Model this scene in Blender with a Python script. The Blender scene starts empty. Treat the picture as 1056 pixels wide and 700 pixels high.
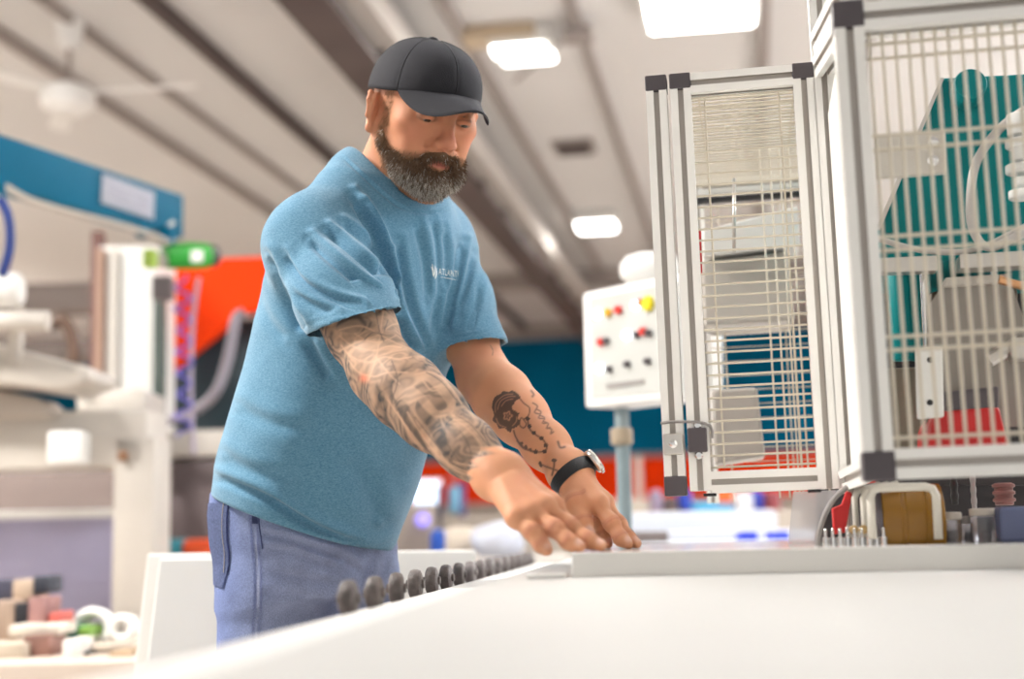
import bpy, bmesh, math, random
import numpy as np
from mathutils import Vector, Matrix
from mathutils.bvhtree import BVHTree

SC = bpy.context.scene
COL = SC.collection
PI = math.pi
# ---------------------------------------------------------------- camera
F_PX, CX, CY = 1466.0, 528.0, 350.0
PITCH, ROLL, YAW, ZC = math.radians(7.77), math.radians(1.25), math.radians(9.4), 0.97

def ray(px, py):
    """direction through a photograph pixel, level frame (x right, y ahead, z up)"""
    u, v = px - CX, CY - py
    c, s = math.cos(ROLL), math.sin(ROLL)
    u, v = u * c + v * s, -u * s + v * c
    # camera rolled so that the horizon climbs to the right
    cp, sp = math.cos(PITCH), math.sin(PITCH)
    return Vector((u, F_PX * cp - v * sp, v * cp + F_PX * sp))

def Q(px, py, Y):
    d = ray(px, py)
    return d * (Y / d.y)

def T(px, Y, z):
    """point at pixel column px, depth Y and height z of the level frame"""
    lo, hi = -600.0, 1500.0
    for _ in range(50):
        m = (lo + hi) / 2
        if Q(px, m, Y).z > z: lo = m
        else: hi = m
    p = Q(px, (lo + hi) / 2, Y)
    return Vector((p.x, Y, z))

RW = Matrix.Rotation(YAW, 3, 'Z')
def toW(p):
    return RW @ Vector(p) + Vector((0, 0, ZC))
def rayW(px, py):
    return RW @ ray(px, py)
CAM = Vector((0, 0, ZC))
def hitW(px, py, axis, value):
    """world point where the pixel's ray meets the plane axis == value"""
    d = rayW(px, py)
    t = (value - CAM[axis]) / d[axis]
    return CAM + d * t

def project_np(P):
    """level-frame points (n,3) -> pixels"""
    cp, sp = math.cos(PITCH), math.sin(PITCH)
    x, y, z = P[:, 0], P[:, 1], P[:, 2]
    fwd = y * cp + z * sp
    up = -y * sp + z * cp
    u, v = F_PX * x / fwd, F_PX * up / fwd
    c, s = math.cos(ROLL), math.sin(ROLL)
    u0 = u * c - v * s
    v0 = u * s + v * c
    return CX + u0, CY - v0

# ---------------------------------------------------------------- object helpers
def tag(o, label, cat, group=None, kind=None):
    o['label'] = label; o['category'] = cat
    if group: o['group'] = group
    if kind: o['kind'] = kind
    return o
def thing(name, label, cat, loc=(0, 0, 0), rotz=0, group=None):
    o = bpy.data.objects.new(name, None); COL.objects.link(o)
    o.empty_display_size = .05
    o.location = loc; o.rotation_euler = (0, 0, rotz)
    return tag(o, label, cat, group)
def link_mesh(name, me, mat=None, parent=None, label=None):
    o = bpy.data.objects.new(name, me); COL.objects.link(o)
    if mat is not None:
        for m in (mat if isinstance(mat, (list, tuple)) else [mat]): me.materials.append(m)
    if parent is not None: o.parent = parent
    if label: o['label'] = label
    return o
def obj(name, bm, mat=None, parent=None, label=None, smooth=False):
    me = bpy.data.meshes.new(name)
    bmesh.ops.recalc_face_normals(bm, faces=bm.faces[:])
    bm.to_mesh(me); bm.free()
    if smooth: shade(me, smooth)
    return link_mesh(name, me, mat, parent, label)
def shade(me, ang=40):
    me.polygons.foreach_set('use_smooth', [True] * len(me.polygons))
    if ang is not True and ang < 179:
        me.set_sharp_from_angle(angle=math.radians(ang))
def np_mesh(name, V, Fq, mat=None, parent=None, label=None, smooth=True, cols=None):
    me = bpy.data.meshes.new(name)
    V = np.ascontiguousarray(V, dtype=np.float32); Fq = np.ascontiguousarray(Fq, dtype=np.int32)
    k = Fq.shape[1]
    me.vertices.add(len(V)); me.vertices.foreach_set('co', V.ravel())
    me.loops.add(Fq.size); me.loops.foreach_set('vertex_index', Fq.ravel())
    me.polygons.add(len(Fq)); me.polygons.foreach_set('loop_start', np.arange(0, Fq.size, k, dtype=np.int32))
    me.update(calc_edges=True); me.validate()
    if smooth: me.polygons.foreach_set('use_smooth', np.ones(len(me.polygons), dtype=bool))
    if cols:
        for n, c in cols.items():
            a = me.color_attributes.new(n, 'FLOAT_COLOR', 'POINT')
            c4 = np.ones((len(V), 4), dtype=np.float32); c4[:, :c.shape[1]] = c
            a.data.foreach_set('color', c4.ravel())
    return link_mesh(name, me, mat, parent, label)

def xf(bm, verts, M):
    bmesh.ops.transform(bm, matrix=M, verts=verts)
def add_box(bm, c, s, bevel=0.0, M=None, seg=2):
    """box centred at c with full sizes s"""
    r = bmesh.ops.create_cube(bm, size=1.0)
    vs = r['verts']
    bmesh.ops.scale(bm, vec=s, verts=vs)
    if bevel > 0:
        es = list({e for v in vs for e in v.link_edges})
        b = bmesh.ops.bevel(bm, geom=es, offset=min(bevel, min(s) * .49), segments=seg, affect='EDGES', profile=.5)
        vs = list({v for f in b['faces'] for v in f.verts} | {v for v in vs if v.is_valid})
    MM = Matrix.Translation(Vector(c))
    if M is not None: MM = M @ MM
    xf(bm, vs, MM)
    return vs
def frame_between(a, b, up=Vector((0, 0, 1))):
    a, b = Vector(a), Vector(b)
    z = (b - a).normalized()
    if abs(z.dot(up)) > .999: up = Vector((0, 1, 0))
    x = up.cross(z).normalized(); y = z.cross(x)
    M = Matrix((x, y, z)).transposed().to_4x4(); M.translation = a
    return M
def add_cyl(bm, a, b, r1, r2=None, seg=20, caps=True, bevel=0):
    r2 = r1 if r2 is None else r2
    a, b = Vector(a), Vector(b); L = (b - a).length
    M = frame_between(a, b)
    prof = [(r1, 0), (r2, L)]
    if bevel > 0:
        prof = [(r1 - bevel, 0), (r1 - bevel * .3, bevel * .3), (r1, bevel), (r2, L - bevel), (r2 - bevel * .3, L - bevel * .3), (r2 - bevel, L)]
    rings = []
    for r, z in prof:
        rings.append([bm.verts.new(M @ Vector((r * math.cos(2 * PI * i / seg), r * math.sin(2 * PI * i / seg), z))) for i in range(seg)])
    for k in range(len(rings) - 1):
        for i in range(seg):
            j = (i + 1) % seg
            bm.faces.new((rings[k][i], rings[k][j], rings[k + 1][j], rings[k + 1][i]))
    if caps:
        bm.faces.new(rings[0][::-1]); bm.faces.new(rings[-1])
def add_lathe(bm, a, axis, prof, seg=24):
    """prof: list of (radius, height along axis) ; capped"""
    M = frame_between(a, Vector(a) + Vector(axis))
    rings = []
    for r, z in prof:
        rings.append([bm.verts.new(M @ Vector((max(r, 1e-4) * math.cos(2 * PI * i / seg), max(r, 1e-4) * math.sin(2 * PI * i / seg), z))) for i in range(seg)])
    for k in range(len(rings) - 1):
        for i in range(seg):
            j = (i + 1) % seg
            bm.faces.new((rings[k][i], rings[k][j], rings[k + 1][j], rings[k + 1][i]))
    bm.faces.new(rings[0][::-1]); bm.faces.new(rings[-1])
def smooth_path(pts, n=8):
    P = [Vector(p) for p in pts]
    if len(P) < 3: return P
    out = []
    for i in range(len(P) - 1):
        p0 = P[max(i - 1, 0)]; p1 = P[i]; p2 = P[i + 1]; p3 = P[min(i + 2, len(P) - 1)]
        for k in range(n):
            t = k / n
            out.append(.5 * ((2 * p1) + (p2 - p0) * t + (2 * p0 - 5 * p1 + 4 * p2 - p3) * t * t + (3 * p1 - p0 - 3 * p2 + p3) * t ** 3))
    out.append(P[-1])
    return out
def add_tube(bm, pts, r, seg=10, closed=False, flat=1.0):
    """swept tube; r number or list"""
    P = [Vector(p) for p in pts]; n = len(P)
    rr = [r] * n if not hasattr(r, '__len__') else list(r)
    rings = []; nx = None
    for i in range(n):
        if closed: t = (P[(i + 1) % n] - P[i - 1]).normalized()
        else: t = (P[min(i + 1, n - 1)] - P[max(i - 1, 0)]).normalized()
        if nx is None:
            ref = Vector((0, 0, 1)) if abs(t.z) < .9 else Vector((1, 0, 0))
            nx = ref.cross(t).normalized()
        else:
            nx = (nx - t * nx.dot(t)).normalized()
        ny = t.cross(nx)
        rings.append([bm.verts.new(P[i] + (nx * math.cos(2 * PI * k / seg) + ny * math.sin(2 * PI * k / seg) * flat) * rr[i]) for k in range(seg)])
    m = n if closed else n - 1
    for i in range(m):
        A, B = rings[i], rings[(i + 1) % n]
        for k in range(seg):
            j = (k + 1) % seg
            bm.faces.new((A[k], A[j], B[j], B[k]))
    if not closed:
        bm.faces.new(rings[0][::-1]); bm.faces.new(rings[-1])
def add_prism(bm, poly, thick, M=None):
    """poly: 2D points in local XY, extruded along +Z by thick"""
    A = [bm.verts.new((x, y, 0)) for x, y in poly]
    B = [bm.verts.new((x, y, thick)) for x, y in poly]
    n = len(poly)
    bm.faces.new(A[::-1]); bm.faces.new(B)
    for i in range(n):
        j = (i + 1) % n
        bm.faces.new((A[i], A[j], B[j], B[i]))
    if M is not None: xf(bm, A + B, M)
    return A + B
def copy_tree(o, parent=None):
    c = o.copy(); COL.objects.link(c); c.parent = parent
    for ch in KIDS.get(o.name, []) or [x for x in bpy.data.objects if x.parent == o]:
        copy_tree(ch, c)
    return c
KIDS = {}

# ---------------------------------------------------------------- materials
MATS = {}
def mat(name, col=(.8, .8, .8), rough=.5, metal=0.0, bump=0.0, bscale=200.0, var=0.0, vscale=8.0, trans=0.0, alpha=1.0,
        emit=None, estr=0.0, spec=.5, coat=0.0, sub=0.0, ior=1.45):
    if name in MATS: return MATS[name]
    m = bpy.data.materials.new(name); m.use_nodes = True
    nt = m.node_tree; N = nt.nodes; L = nt.links
    b = N['Principled BSDF']
    b.inputs['Base Color'].default_value = (*col, 1)
    b.inputs['Roughness'].default_value = rough
    b.inputs['Metallic'].default_value = metal
    b.inputs['Specular IOR Level'].default_value = spec
    b.inputs['IOR'].default_value = ior
    b.inputs['Coat Weight'].default_value = coat
    b.inputs['Transmission Weight'].default_value = trans
    b.inputs['Alpha'].default_value = alpha
    if sub:
        b.inputs['Subsurface Weight'].default_value = sub
        b.inputs['Subsurface Radius'].default_value = (.01, .004, .002)
        b.inputs['Subsurface Scale'].default_value = 1.0
    if emit:
        b.inputs['Emission Color'].default_value = (*emit, 1); b.inputs['Emission Strength'].default_value = estr
    if var > 0 or bump > 0:
        tc = N.new('ShaderNodeTexCoord')
    if var > 0:
        n = N.new('ShaderNodeTexNoise'); n.inputs['Scale'].default_value = vscale; n.inputs['Detail'].default_value = 5
        L.new(tc.outputs['Object'], n.inputs['Vector'])
        mr = N.new('ShaderNodeMapRange'); mr.inputs['From Min'].default_value = .3; mr.inputs['From Max'].default_value = .7
        mr.inputs['To Min'].default_value = 1 - var; mr.inputs['To Max'].default_value = 1 + var
        L.new(n.outputs['Fac'], mr.inputs['Value'])
        hs = N.new('ShaderNodeHueSaturation'); hs.inputs['Color'].default_value = (*col, 1)
        L.new(mr.outputs['Result'], hs.inputs['Value']); L.new(hs.outputs['Color'], b.inputs['Base Color'])
    if bump > 0:
        n2 = N.new('ShaderNodeTexNoise'); n2.inputs['Scale'].default_value = bscale; n2.inputs['Detail'].default_value = 3
        L.new(tc.outputs['Object'], n2.inputs['Vector'])
        bp = N.new('ShaderNodeBump'); bp.inputs['Strength'].default_value = bump; bp.inputs['Distance'].default_value = .002
        L.new(n2.outputs['Fac'], bp.inputs['Height']); L.new(bp.outputs['Normal'], b.inputs['Normal'])
    MATS[name] = m
    return m

# ---------------------------------------------------------------- implicit surfaces
def seg_dist(c, a, b):
    ab = b - a; t = np.clip(((c - a) @ ab) / max(ab @ ab, 1e-12), 0, 1)
    return np.linalg.norm(c - (a + t * ab))
class Field:
    def __init__(s): s.ops = []
    def add(s, fn, a, b, R, k=.02, op='u'):
        s.ops.append((op, fn, np.array(a, float), np.array(b, float), R, k)); return s
    # --- primitives
    def cap(s, a, b, r1, r2=None, k=.02, op='u', flat=None):
        r2 = r1 if r2 is None else r2
        a = np.array(a, np.float32); b = np.array(b, np.float32)
        ab = b - a; L2 = max(float(ab @ ab), 1e-10)
        if flat is not None:
            n = np.array(flat[0], np.float32); n = n / np.linalg.norm(n); fs = flat[1]
        def fn(X, Y, Z):
            dx, dy, dz = X - a[0], Y - a[1], Z - a[2]
            t = np.clip((dx * ab[0] + dy * ab[1] + dz * ab[2]) / L2, 0, 1)
            ex, ey, ez = dx - t * ab[0], dy - t * ab[1], dz - t * ab[2]
            if flat is not None:
                q = (ex * n[0] + ey * n[1] + ez * n[2]) * (fs - 1)
                ex = ex + q * n[0]; ey = ey + q * n[1]; ez = ez + q * n[2]
            return np.sqrt(ex * ex + ey * ey + ez * ez) - (r1 + (r2 - r1) * t)
        return s.add(fn, a, b, max(r1, r2), k, op)
    def chain(s, pts, rs, k=.01, op='u', flat=None):
        for i in range(len(pts) - 1):
            s.cap(pts[i], pts[i + 1], rs[i], rs[i + 1], k, op, flat)
        return s
    def ell(s, c, r, k=.02, op='u', R=None):
        c = np.array(c, np.float32); r = np.array(r, np.float32)
        Rm = np.eye(3, dtype=np.float32) if R is None else np.array(R, np.float32)   # columns = local axes
        def fn(X, Y, Z):
            dx, dy, dz = X - c[0], Y - c[1], Z - c[2]
            l = [dx * Rm[0, i] + dy * Rm[1, i] + dz * Rm[2, i] for i in range(3)]
            k0 = np.sqrt((l[0] / r[0]) ** 2 + (l[1] / r[1]) ** 2 + (l[2] / r[2]) ** 2)
            k1 = np.sqrt((l[0] / r[0] ** 2) ** 2 + (l[1] / r[1] ** 2) ** 2 + (l[2] / r[2] ** 2) ** 2) + 1e-6
            return k0 * (k0 - 1) / k1
        return s.add(fn, c, c, float(max(r)), k, op)
    def half(s, p, n, k=.004, op='i'):
        """keep the side where (x-p).n < 0"""
        p = np.array(p, np.float32); n = np.array(n, np.float32); n = n / np.linalg.norm(n)
        fn = lambda X, Y, Z: (X - p[0]) * n[0] + (Y - p[1]) * n[1] + (Z - p[2]) * n[2]
        return s.add(fn, p, p, 99, k, op)
    def evalb(s, X, Y, Z, c, R):
        d = np.full(X.shape, .5, np.float32)
        for op, fn, a, b, r, k in s.ops:
            if r < 50 and seg_dist(c, a, b) > R + r + max(k, .012): continue
            v = fn(X, Y, Z)
            if op == 'u':
                h = np.clip(1 - np.abs(d - v) / k, 0, None); d = np.minimum(d, v) - h * h * k * .25
            else:
                if op == 's': v = -v
                h = np.clip(1 - np.abs(d - v) / k, 0, None); d = np.maximum(d, v) + h * h * k * .25
        return d
    def mesh(s, h=.002, n=30, relax=1):
        B = n * h; R = B * .5 * 1.733 + 2 * h
        keys = set()
        for op, fn, a, b, r, k in s.ops:
            if op != 'u': continue
            lo = np.floor((np.minimum(a, b) - r - .01) / B).astype(int); hi = np.floor((np.maximum(a, b) + r + .01) / B).astype(int)
            for i in range(lo[0], hi[0] + 1):
                for j in range(lo[1], hi[1] + 1):
                    for l in range(lo[2], hi[2] + 1):
                        if (i, j, l) in keys: continue
                        if seg_dist((np.array((i, j, l)) + .5) * B, a, b) < R + r + .005: keys.add((i, j, l))
        VS, IDS, QS = [], [], []
        m = n + 2
        OFF = 1 << 20
        def gid(I, J, K): return ((I + OFF) * (1 << 21) + (J + OFF)) * (1 << 21) + (K + OFF)
        for (bi, bj, bk) in sorted(keys):
            c = (np.array((bi, bj, bk)) + .5) * B
            base = np.array((bi, bj, bk)) * n - 1
            ax = [((base[q] + np.arange(m)) * h).astype(np.float32) for q in range(3)]
            # quick coarse test
            g = np.linspace(0, m - 1, 5).round().astype(int)
            X, Y, Z = np.meshgrid(ax[0][g], ax[1][g], ax[2][g], indexing='ij')
            dc = s.evalb(X, Y, Z, c, R)
            if np.abs(dc).min() > B * .36 and (dc.min() > 0 or dc.max() < 0): continue
            X, Y, Z = np.meshgrid(*ax, indexing='ij', sparse=False)
            v = s.evalb(X, Y, Z, c, R)
            ins = v < 0
            if ins.all() or not ins.any(): continue
            nc = m - 1
            cnt = np.zeros((nc,) * 3, np.float32); sm = np.zeros((nc,) * 3 + (3,), np.float32)
            for axn in range(3):
                for o1 in (0, 1):
                    for o2 in (0, 1):
                        o = [0, 0, 0]; oth = [q for q in range(3) if q != axn]; o[oth[0]] = o1; o[oth[1]] = o2
                        p = list(o); p[axn] = 1
                        sa = tuple(slice(o[q], o[q] + nc) for q in range(3)); sb = tuple(slice(p[q], p[q] + nc) for q in range(3))
                        va, vb = v[sa], v[sb]
                        cr = ins[sa] != ins[sb]
                        t = np.where(cr, va / np.where(cr, va - vb, 1), 0)
                        cnt += cr
                        for q in range(3):
                            sm[..., q] += np.where(cr, (o[q] + (t if q == axn else 0)), 0)
            act = cnt > 0
            idx = np.argwhere(act)
            pos = (sm[act] / cnt[act][:, None] + idx + base) * h
            VS.append(pos); gi = idx + base; IDS.append(gid(gi[:, 0].astype(np.int64), gi[:, 1].astype(np.int64), gi[:, 2].astype(np.int64)))
            for axn in range(3):
                oth = [q for q in range(3) if q != axn]
                sa = [slice(1, m - 1)] * 3; sb = [slice(1, m - 1)] * 3; sb[axn] = slice(2, m)
                cr = ins[tuple(sa)] != ins[tuple(sb)]
                e = np.argwhere(cr) + 1
                if not len(e): continue
                flip = ins[e[:, 0], e[:, 1], e[:, 2]]
                if axn == 1: flip = ~flip
                qd = []
                for (u, w) in ((0, 0), (1, 0), (1, 1), (0, 1)):
                    cc = e.copy(); cc[:, oth[0]] -= u; cc[:, oth[1]] -= w
                    cc = cc + base
                    qd.append(gid(cc[:, 0].astype(np.int64), cc[:, 1].astype(np.int64), cc[:, 2].astype(np.int64)))
                qd = np.stack(qd, 1)
                qd[~flip] = qd[~flip][:, ::-1]
                QS.append(qd)
        V = np.concatenate(VS); ID = np.concatenate(IDS); QD = np.concatenate(QS)
        u, first = np.unique(ID, return_index=True)
        V = V[first]
        Fq = np.searchsorted(u, QD)
        Fq = np.clip(Fq, 0, len(u) - 1)
        ok = (u[Fq] == QD).all(1)
        Fq = Fq[ok]
        for _ in range(relax):
            A = np.zeros_like(V); cn = np.zeros(len(V))
            for a, b in ((0, 1), (1, 2), (2, 3), (3, 0)):
                np.add.at(A, Fq[:, a], V[Fq[:, b]]); np.add.at(cn, Fq[:, a], 1)
                np.add.at(A, Fq[:, b], V[Fq[:, a]]); np.add.at(cn, Fq[:, b], 1)
            V = V * .5 + (A / np.maximum(cn, 1)[:, None]) * .5
        return V, Fq

def vnormals(V, Fq):
    n = np.cross(V[Fq[:, 2]] - V[Fq[:, 0]], V[Fq[:, 3]] - V[Fq[:, 1]])
    N = np.zeros_like(V)
    for k in range(4): np.add.at(N, Fq[:, k], n)
    return N / (np.linalg.norm(N, axis=1)[:, None] + 1e-12)
def fill_poly(px, py, poly):
    """soft inside test of 2D polygon -> 0/1"""
    inside = np.zeros(px.shape, bool); n = len(poly)
    for i in range(n):
        x1, y1 = poly[i]; x2, y2 = poly[(i + 1) % n]
        c = ((y1 > py) != (y2 > py)) & (px < (x2 - x1) * (py - y1) / (y2 - y1 + 1e-9) + x1)
        inside ^= c
    return inside
def line_dist(px, py, pts):
    d = np.full(px.shape, 1e9)
    for i in range(len(pts) - 1):
        x1, y1 = pts[i]; x2, y2 = pts[i + 1]
        dx, dy = x2 - x1, y2 - y1; L = dx * dx + dy * dy + 1e-9
        t = np.clip(((px - x1) * dx + (py - y1) * dy) / L, 0, 1)
        d = np.minimum(d, np.hypot(px - x1 - t * dx, py - y1 - t * dy))
    return d
def curve2(pts, n=6):
    return [(p.x, p.y) for p in smooth_path([(x, y, 0) for x, y in pts], n)]
# ================================================================ the man (level frame)
def V3(p): return np.array((p.x, p.y, p.z))
# slab and table heights below the lens
Z_SLAB, Z_TAB = -0.0245, -0.0535
psi = math.radians(45)
FWD = np.array((math.sin(psi), -math.cos(psi), 0.0)); LAT = np.array((math.cos(psi), math.sin(psi), 0.0))
# joints
S_R = V3(Q(324, 250, 2.17)); E_R = V3(Q(394, 381, 2.02)); W_R = V3(Q(514, 491, 1.86))
S_L = V3(Q(446, 250, 2.42)); E_L = V3(Q(499, 388, 2.28)); W_L = V3(Q(587, 486, 2.08))
NECK = V3(Q(398, 200, 2.31))
HC = V3(Q(438, 111, 2.22))
# ---- head frame
hy, hp, hr = math.radians(30), math.radians(26), math.radians(-1)
fh = np.array((math.sin(hy) * math.cos(hp), -math.cos(hy) * math.cos(hp), -math.sin(hp)))
lh = np.array((math.cos(hy), math.sin(hy), 0.0)); uh = np.cross(lh, -fh) * -1
uh = np.cross(lh, fh); uh = uh if uh[2] > 0 else -uh
_R = np.array(Matrix.Rotation(hr, 3, Vector(fh)))
lh = _R @ lh; uh = _R @ uh
HR = np.stack([lh, fh, uh], 1)          # columns: his left, face forward, up
HS = 1.0
def H(x, y, z): return HC + HR @ (np.array((x, y, z)) * HS)
def Hdir(x, y, z): return HR @ np.array((x, y, z))
def toH(P): return (P - HC) @ HR / HS

def head_field(f):
    E = lambda c, r, k=.02, op='u', R=None: f.ell(H(*c), np.array(r) * HS, k, op, HR if R is None else HR @ R)
    C = lambda a, b, r1, r2=None, k=.015, op='u': f.cap(H(*a), H(*b), r1 * HS, (r1 if r2 is None else r2) * HS, k, op)
    E((0, -.012, .018), (.077, .097, .078))
    E((0, .030, -.030), (.063, .060, .080), .03)
    E((0, .046, -.075), (.045, .040, .042), .03)
    E((0, .078, -.098), (.022, .018, .018), .02)                    # chin
    for s in (-1, 1):
        C((s * .060, -.005, -.045), (s * .030, .062, -.098), .017, .016, .03)   # jaw line
        E((s * .044, .055, -.020), (.024, .022, .017), .022)         # cheekbone
        E((s * .036, .062, -.050), (.018, .018, .022), .02)         # cheek
        E((s * .030, .074, .018), (.023, .012, .008), .012)          # brow
    C((0, .078, .020), (0, .072, .040), .014, .02, .02)
    for s in (-1, 1):
        E((s * .032, .092, -.002), (.017, .013, .0115), .012, 's')    # socket
    # nose
    C((0, .086, .008), (0, .106, -.030), .0078, .0095, .014)
    E((0, .107, -.038), (.0115, .0120, .0098), .010)
    for s in (-1, 1):
        E((s * .0125, .098, -.041), (.0075, .0100, .0070), .006)
        E((s * .007, .1025, -.0495), (.0042, .0060, .0035), .003, 's')
        C((s * .020, .090, -.040), (s * .033, .078, -.062), .0022, .002, .008, 's')
    # mouth
    E((0, .086, -.0610), (.026, .012, .014), .012)
    C((-.020, .087, -.0690), (0, .0955, -.0655), .0036, .0050, .004)
    C((.020, .087, -.0690), (0, .0955, -.0655), .0036, .0050, .004)
    C((-.018, .087, -.0730), (0, .0945, -.0775), .0040, .0062, .005)
    C((.018, .087, -.0730), (0, .0945, -.0775), .0040, .0062, .005)
    C((-.023, .0915, -.0715), (0, .1000, -.0710), .0016, .0016, .003, 's')
    C((.023, .0915, -.0715), (0, .1000, -.0710), .0016, .0016, .003, 's')
    # eyelids
    for s in (-1, 1):
        c = (s * .0325, .0770, -.002)
        E(c, (.0150, .0142, .0142), .004)
        # opening between the lids (he looks down)
        E((s * .0330, .0925, -.0088), (.0115, .0100, .0021), .002, 's')
        C((s * .019, .0875, .006), (s * .045, .0815, .005), .0012, .0012, .004, 's')
    # ears
    for s in (-1, 1):
        tilt = np.array(Matrix.Rotation(s * math.radians(-36), 3, 'Z') @ Matrix.Rotation(math.radians(-10), 3, 'X'))
        ec = np.array((s * .081, -.012, -.019))
        E(tuple(ec), (.0080, .0195, .031), .006, 'u', tilt)
        o = lambda x, y, z: tuple(ec + tilt @ np.array((s * x, y, z)))
        rim = [o(.006, .014, .004), o(.008, .012, .020), o(.009, .002, .029), o(.010, -.012, .024), o(.010, -.018, .008), o(.009, -.015, -.008), o(.006, -.008, -.020), o(.003, .003, -.029), o(.002, .009, -.024)]
        for i in range(len(rim) - 1): C(rim[i], rim[i + 1], .0036 if i < 6 else .0055, None, .004)
        E(o(.010, .004, -.003), (.008, .0095, .012), .004, 's', tilt)
        C(o(.011, -.008, .014), o(.011, .004, .018), .0038, .0028, .004, 's')
        E(o(.006, .015, -.004), (.004, .004, .006), .004, 'u', tilt)

def body_field():
    f = Field()
    head_field(f)
    A = lambda *p: np.array(p)
    # neck and (covered) trunk
    f.cap(H(0, -.030, -.045), NECK + A(0, 0, -.02), .060, .068, .03)
    f.cap(H(0, .005, -.075), NECK + FWD * .03 + A(0, 0, -.01), .038, .045, .03)
    for s in (-1, 1):
        f.cap(H(s * .055, -.03, -.05), NECK + FWD * .062 + LAT * s * .018 + A(0, 0, -.02), .013, .014, .012)
        f.cap(NECK - FWD * .01 + LAT * s * .02 + A(0, 0, -.005), NECK + LAT * s * .12 + A(0, 0, -.075), .045, .035, .04)
    belly = V3(Q(333, 470, 2.36)); hip = V3(Q(318, 560, 2.38))
    f.cap(NECK + A(0, 0, -.06), belly, .085, .105, .05)
    f.cap(belly, hip, .105, .105, .05)
    CT = NECK + A(0, 0, -.11)
    f.cap(CT, S_R, .055, .050, .05); f.cap(CT, S_L, .055, .045, .05)
    # arms
    for S, E_, W, side in ((S_R, E_R, W_R, -1), (S_L, E_L, W_L, 1)):
        u = E_ - S; w = W - E_
        big = 1.0 if side < 0 else .90
        f.chain([S, S + u * .35, S + u * .72, E_], [.052 * big, .052 * big, .047 * big, .043 * big] if side < 0 else [.040, .039, .0415, .0385], .03)
        bic = np.cross(u, w); bic = np.cross(bic, u); bic /= np.linalg.norm(bic)
        f.ell(S + u * .55 + bic * .008, (.046 if side < 0 else .036,) * 3, .03)
        f.chain([E_, E_ + w * .22, E_ + w * .45, E_ + w * .75, W], [.042 * big, .0475 * big, .043 * big, .034 * big, .0285 * big], .03)
        f.ell(E_ - bic * .004 - u / np.linalg.norm(u) * -.012, (.036 * big,) * 3, .02)      # point of the elbow
    return f

def hand(f, W, palm, fingers, thumb, up):
    """palm: knuckle points; fingers: list of (pts, radii)"""
    up = np.array(up)
    for i, K in enumerate(palm):
        b = W + (K - W) * .02 + (palm[i] - palm[1]) * .38
        f.cap(W, b, .022, .018, .022)
        f.cap(b, K, .0170, .0128, .020)
    for pts, rs in fingers:
        rs[:] = [r_ * .92 for r_ in rs]
        f.chain(pts, rs, .0035)
        f.cap(W + (pts[0] - W) * .45 + up * .017, pts[0] + up * rs[0] * .55, .0035, .0045, .010)
        # knuckle swellings
        for j in (0, 1, 2):
            f.ell(pts[j] + up * rs[j] * .10, (rs[j] * (.98, .98, .95)[j],) * 3, .012)
        # nail bed
    pts, rs = thumb
    f.chain(pts, rs, .010)
    f.ell(pts[1] + up * .003, (rs[1] * .98,) * 3, .008)
def tip(px, Y, r): return V3(T(px, Y, Z_SLAB + r * .92))
RH = {}
def build_hands(f):
    q = lambda a, b, c: V3(Q(a, b, c))
    # right hand
    upn = np.array((-.25, -.35, .9)); upn /= np.linalg.norm(upn)
    K = [q(533, 534, 1.772), q(548, 529, 1.784), q(561, 523, 1.797), q(571, 521, 1.82)]
    fg = [([K[0], q(549, 548, 1.758), q(558, 561, 1.752), q(564, 567, 1.748)], [.0118, .0098, .0088, .0076]),
          ([K[1], q(572, 545, 1.765), q(586, 558, 1.755), tip(598, 1.748, .0080)], [.0122, .0106, .0093, .0080]),
          ([K[2], q(588, 543, 1.787), q(606, 557, 1.775), tip(620, 1.768, .0082)], [.0125, .0109, .0095, .0082]),
          ([K[3], q(588, 543, 1.845), q(602, 556, 1.85), tip(612, 1.855, .0082)], [.0115, .0100, .0092, .0080])]
    th = ([q(530, 501, 1.89), q(558, 524, 1.90), q(576, 544, 1.90), tip(590, 1.895, .0095)], [.020, .0150, .0125, .0100])
    hand(f, W_R, K, fg, th, upn); RH['r'] = (fg, th, upn)
    # left hand
    upn = np.array((.05, -.3, .95)); upn /= np.linalg.norm(upn)
    K = [q(617, 520, 2.005), q(622, 518, 2.03), q(622, 520, 2.06), q(620, 524, 2.085)]
    fg = [([K[0], q(631, 540, 1.985), q(640, 555, 1.972), tip(647, 1.965, .0083)], [.0126, .0106, .0094, .0083]),
          ([K[1], q(638, 541, 2.01), q(647, 554, 1.995), tip(656, 1.985, .0083)], [.0126, .0108, .0094, .0083]),
          ([K[2], q(634, 542, 2.05), q(642, 554, 2.035), tip(650, 2.03, .0080)], [.0118, .0102, .0092, .0080]),
          ([K[3], q(618, 539, 2.065), q(622, 552, 2.05), tip(627, 2.045, .0076)], [.0110, .0095, .0084, .0076])]
    th = ([q(589, 503, 2.055), q(594, 520, 2.025), q(602, 539, 1.995), q(607.5, 551.5, 1.982)], [.018, .0140, .0112, .0094])
    hand(f, W_L, K, fg, th, upn); RH['l'] = (fg, th, upn)

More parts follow.
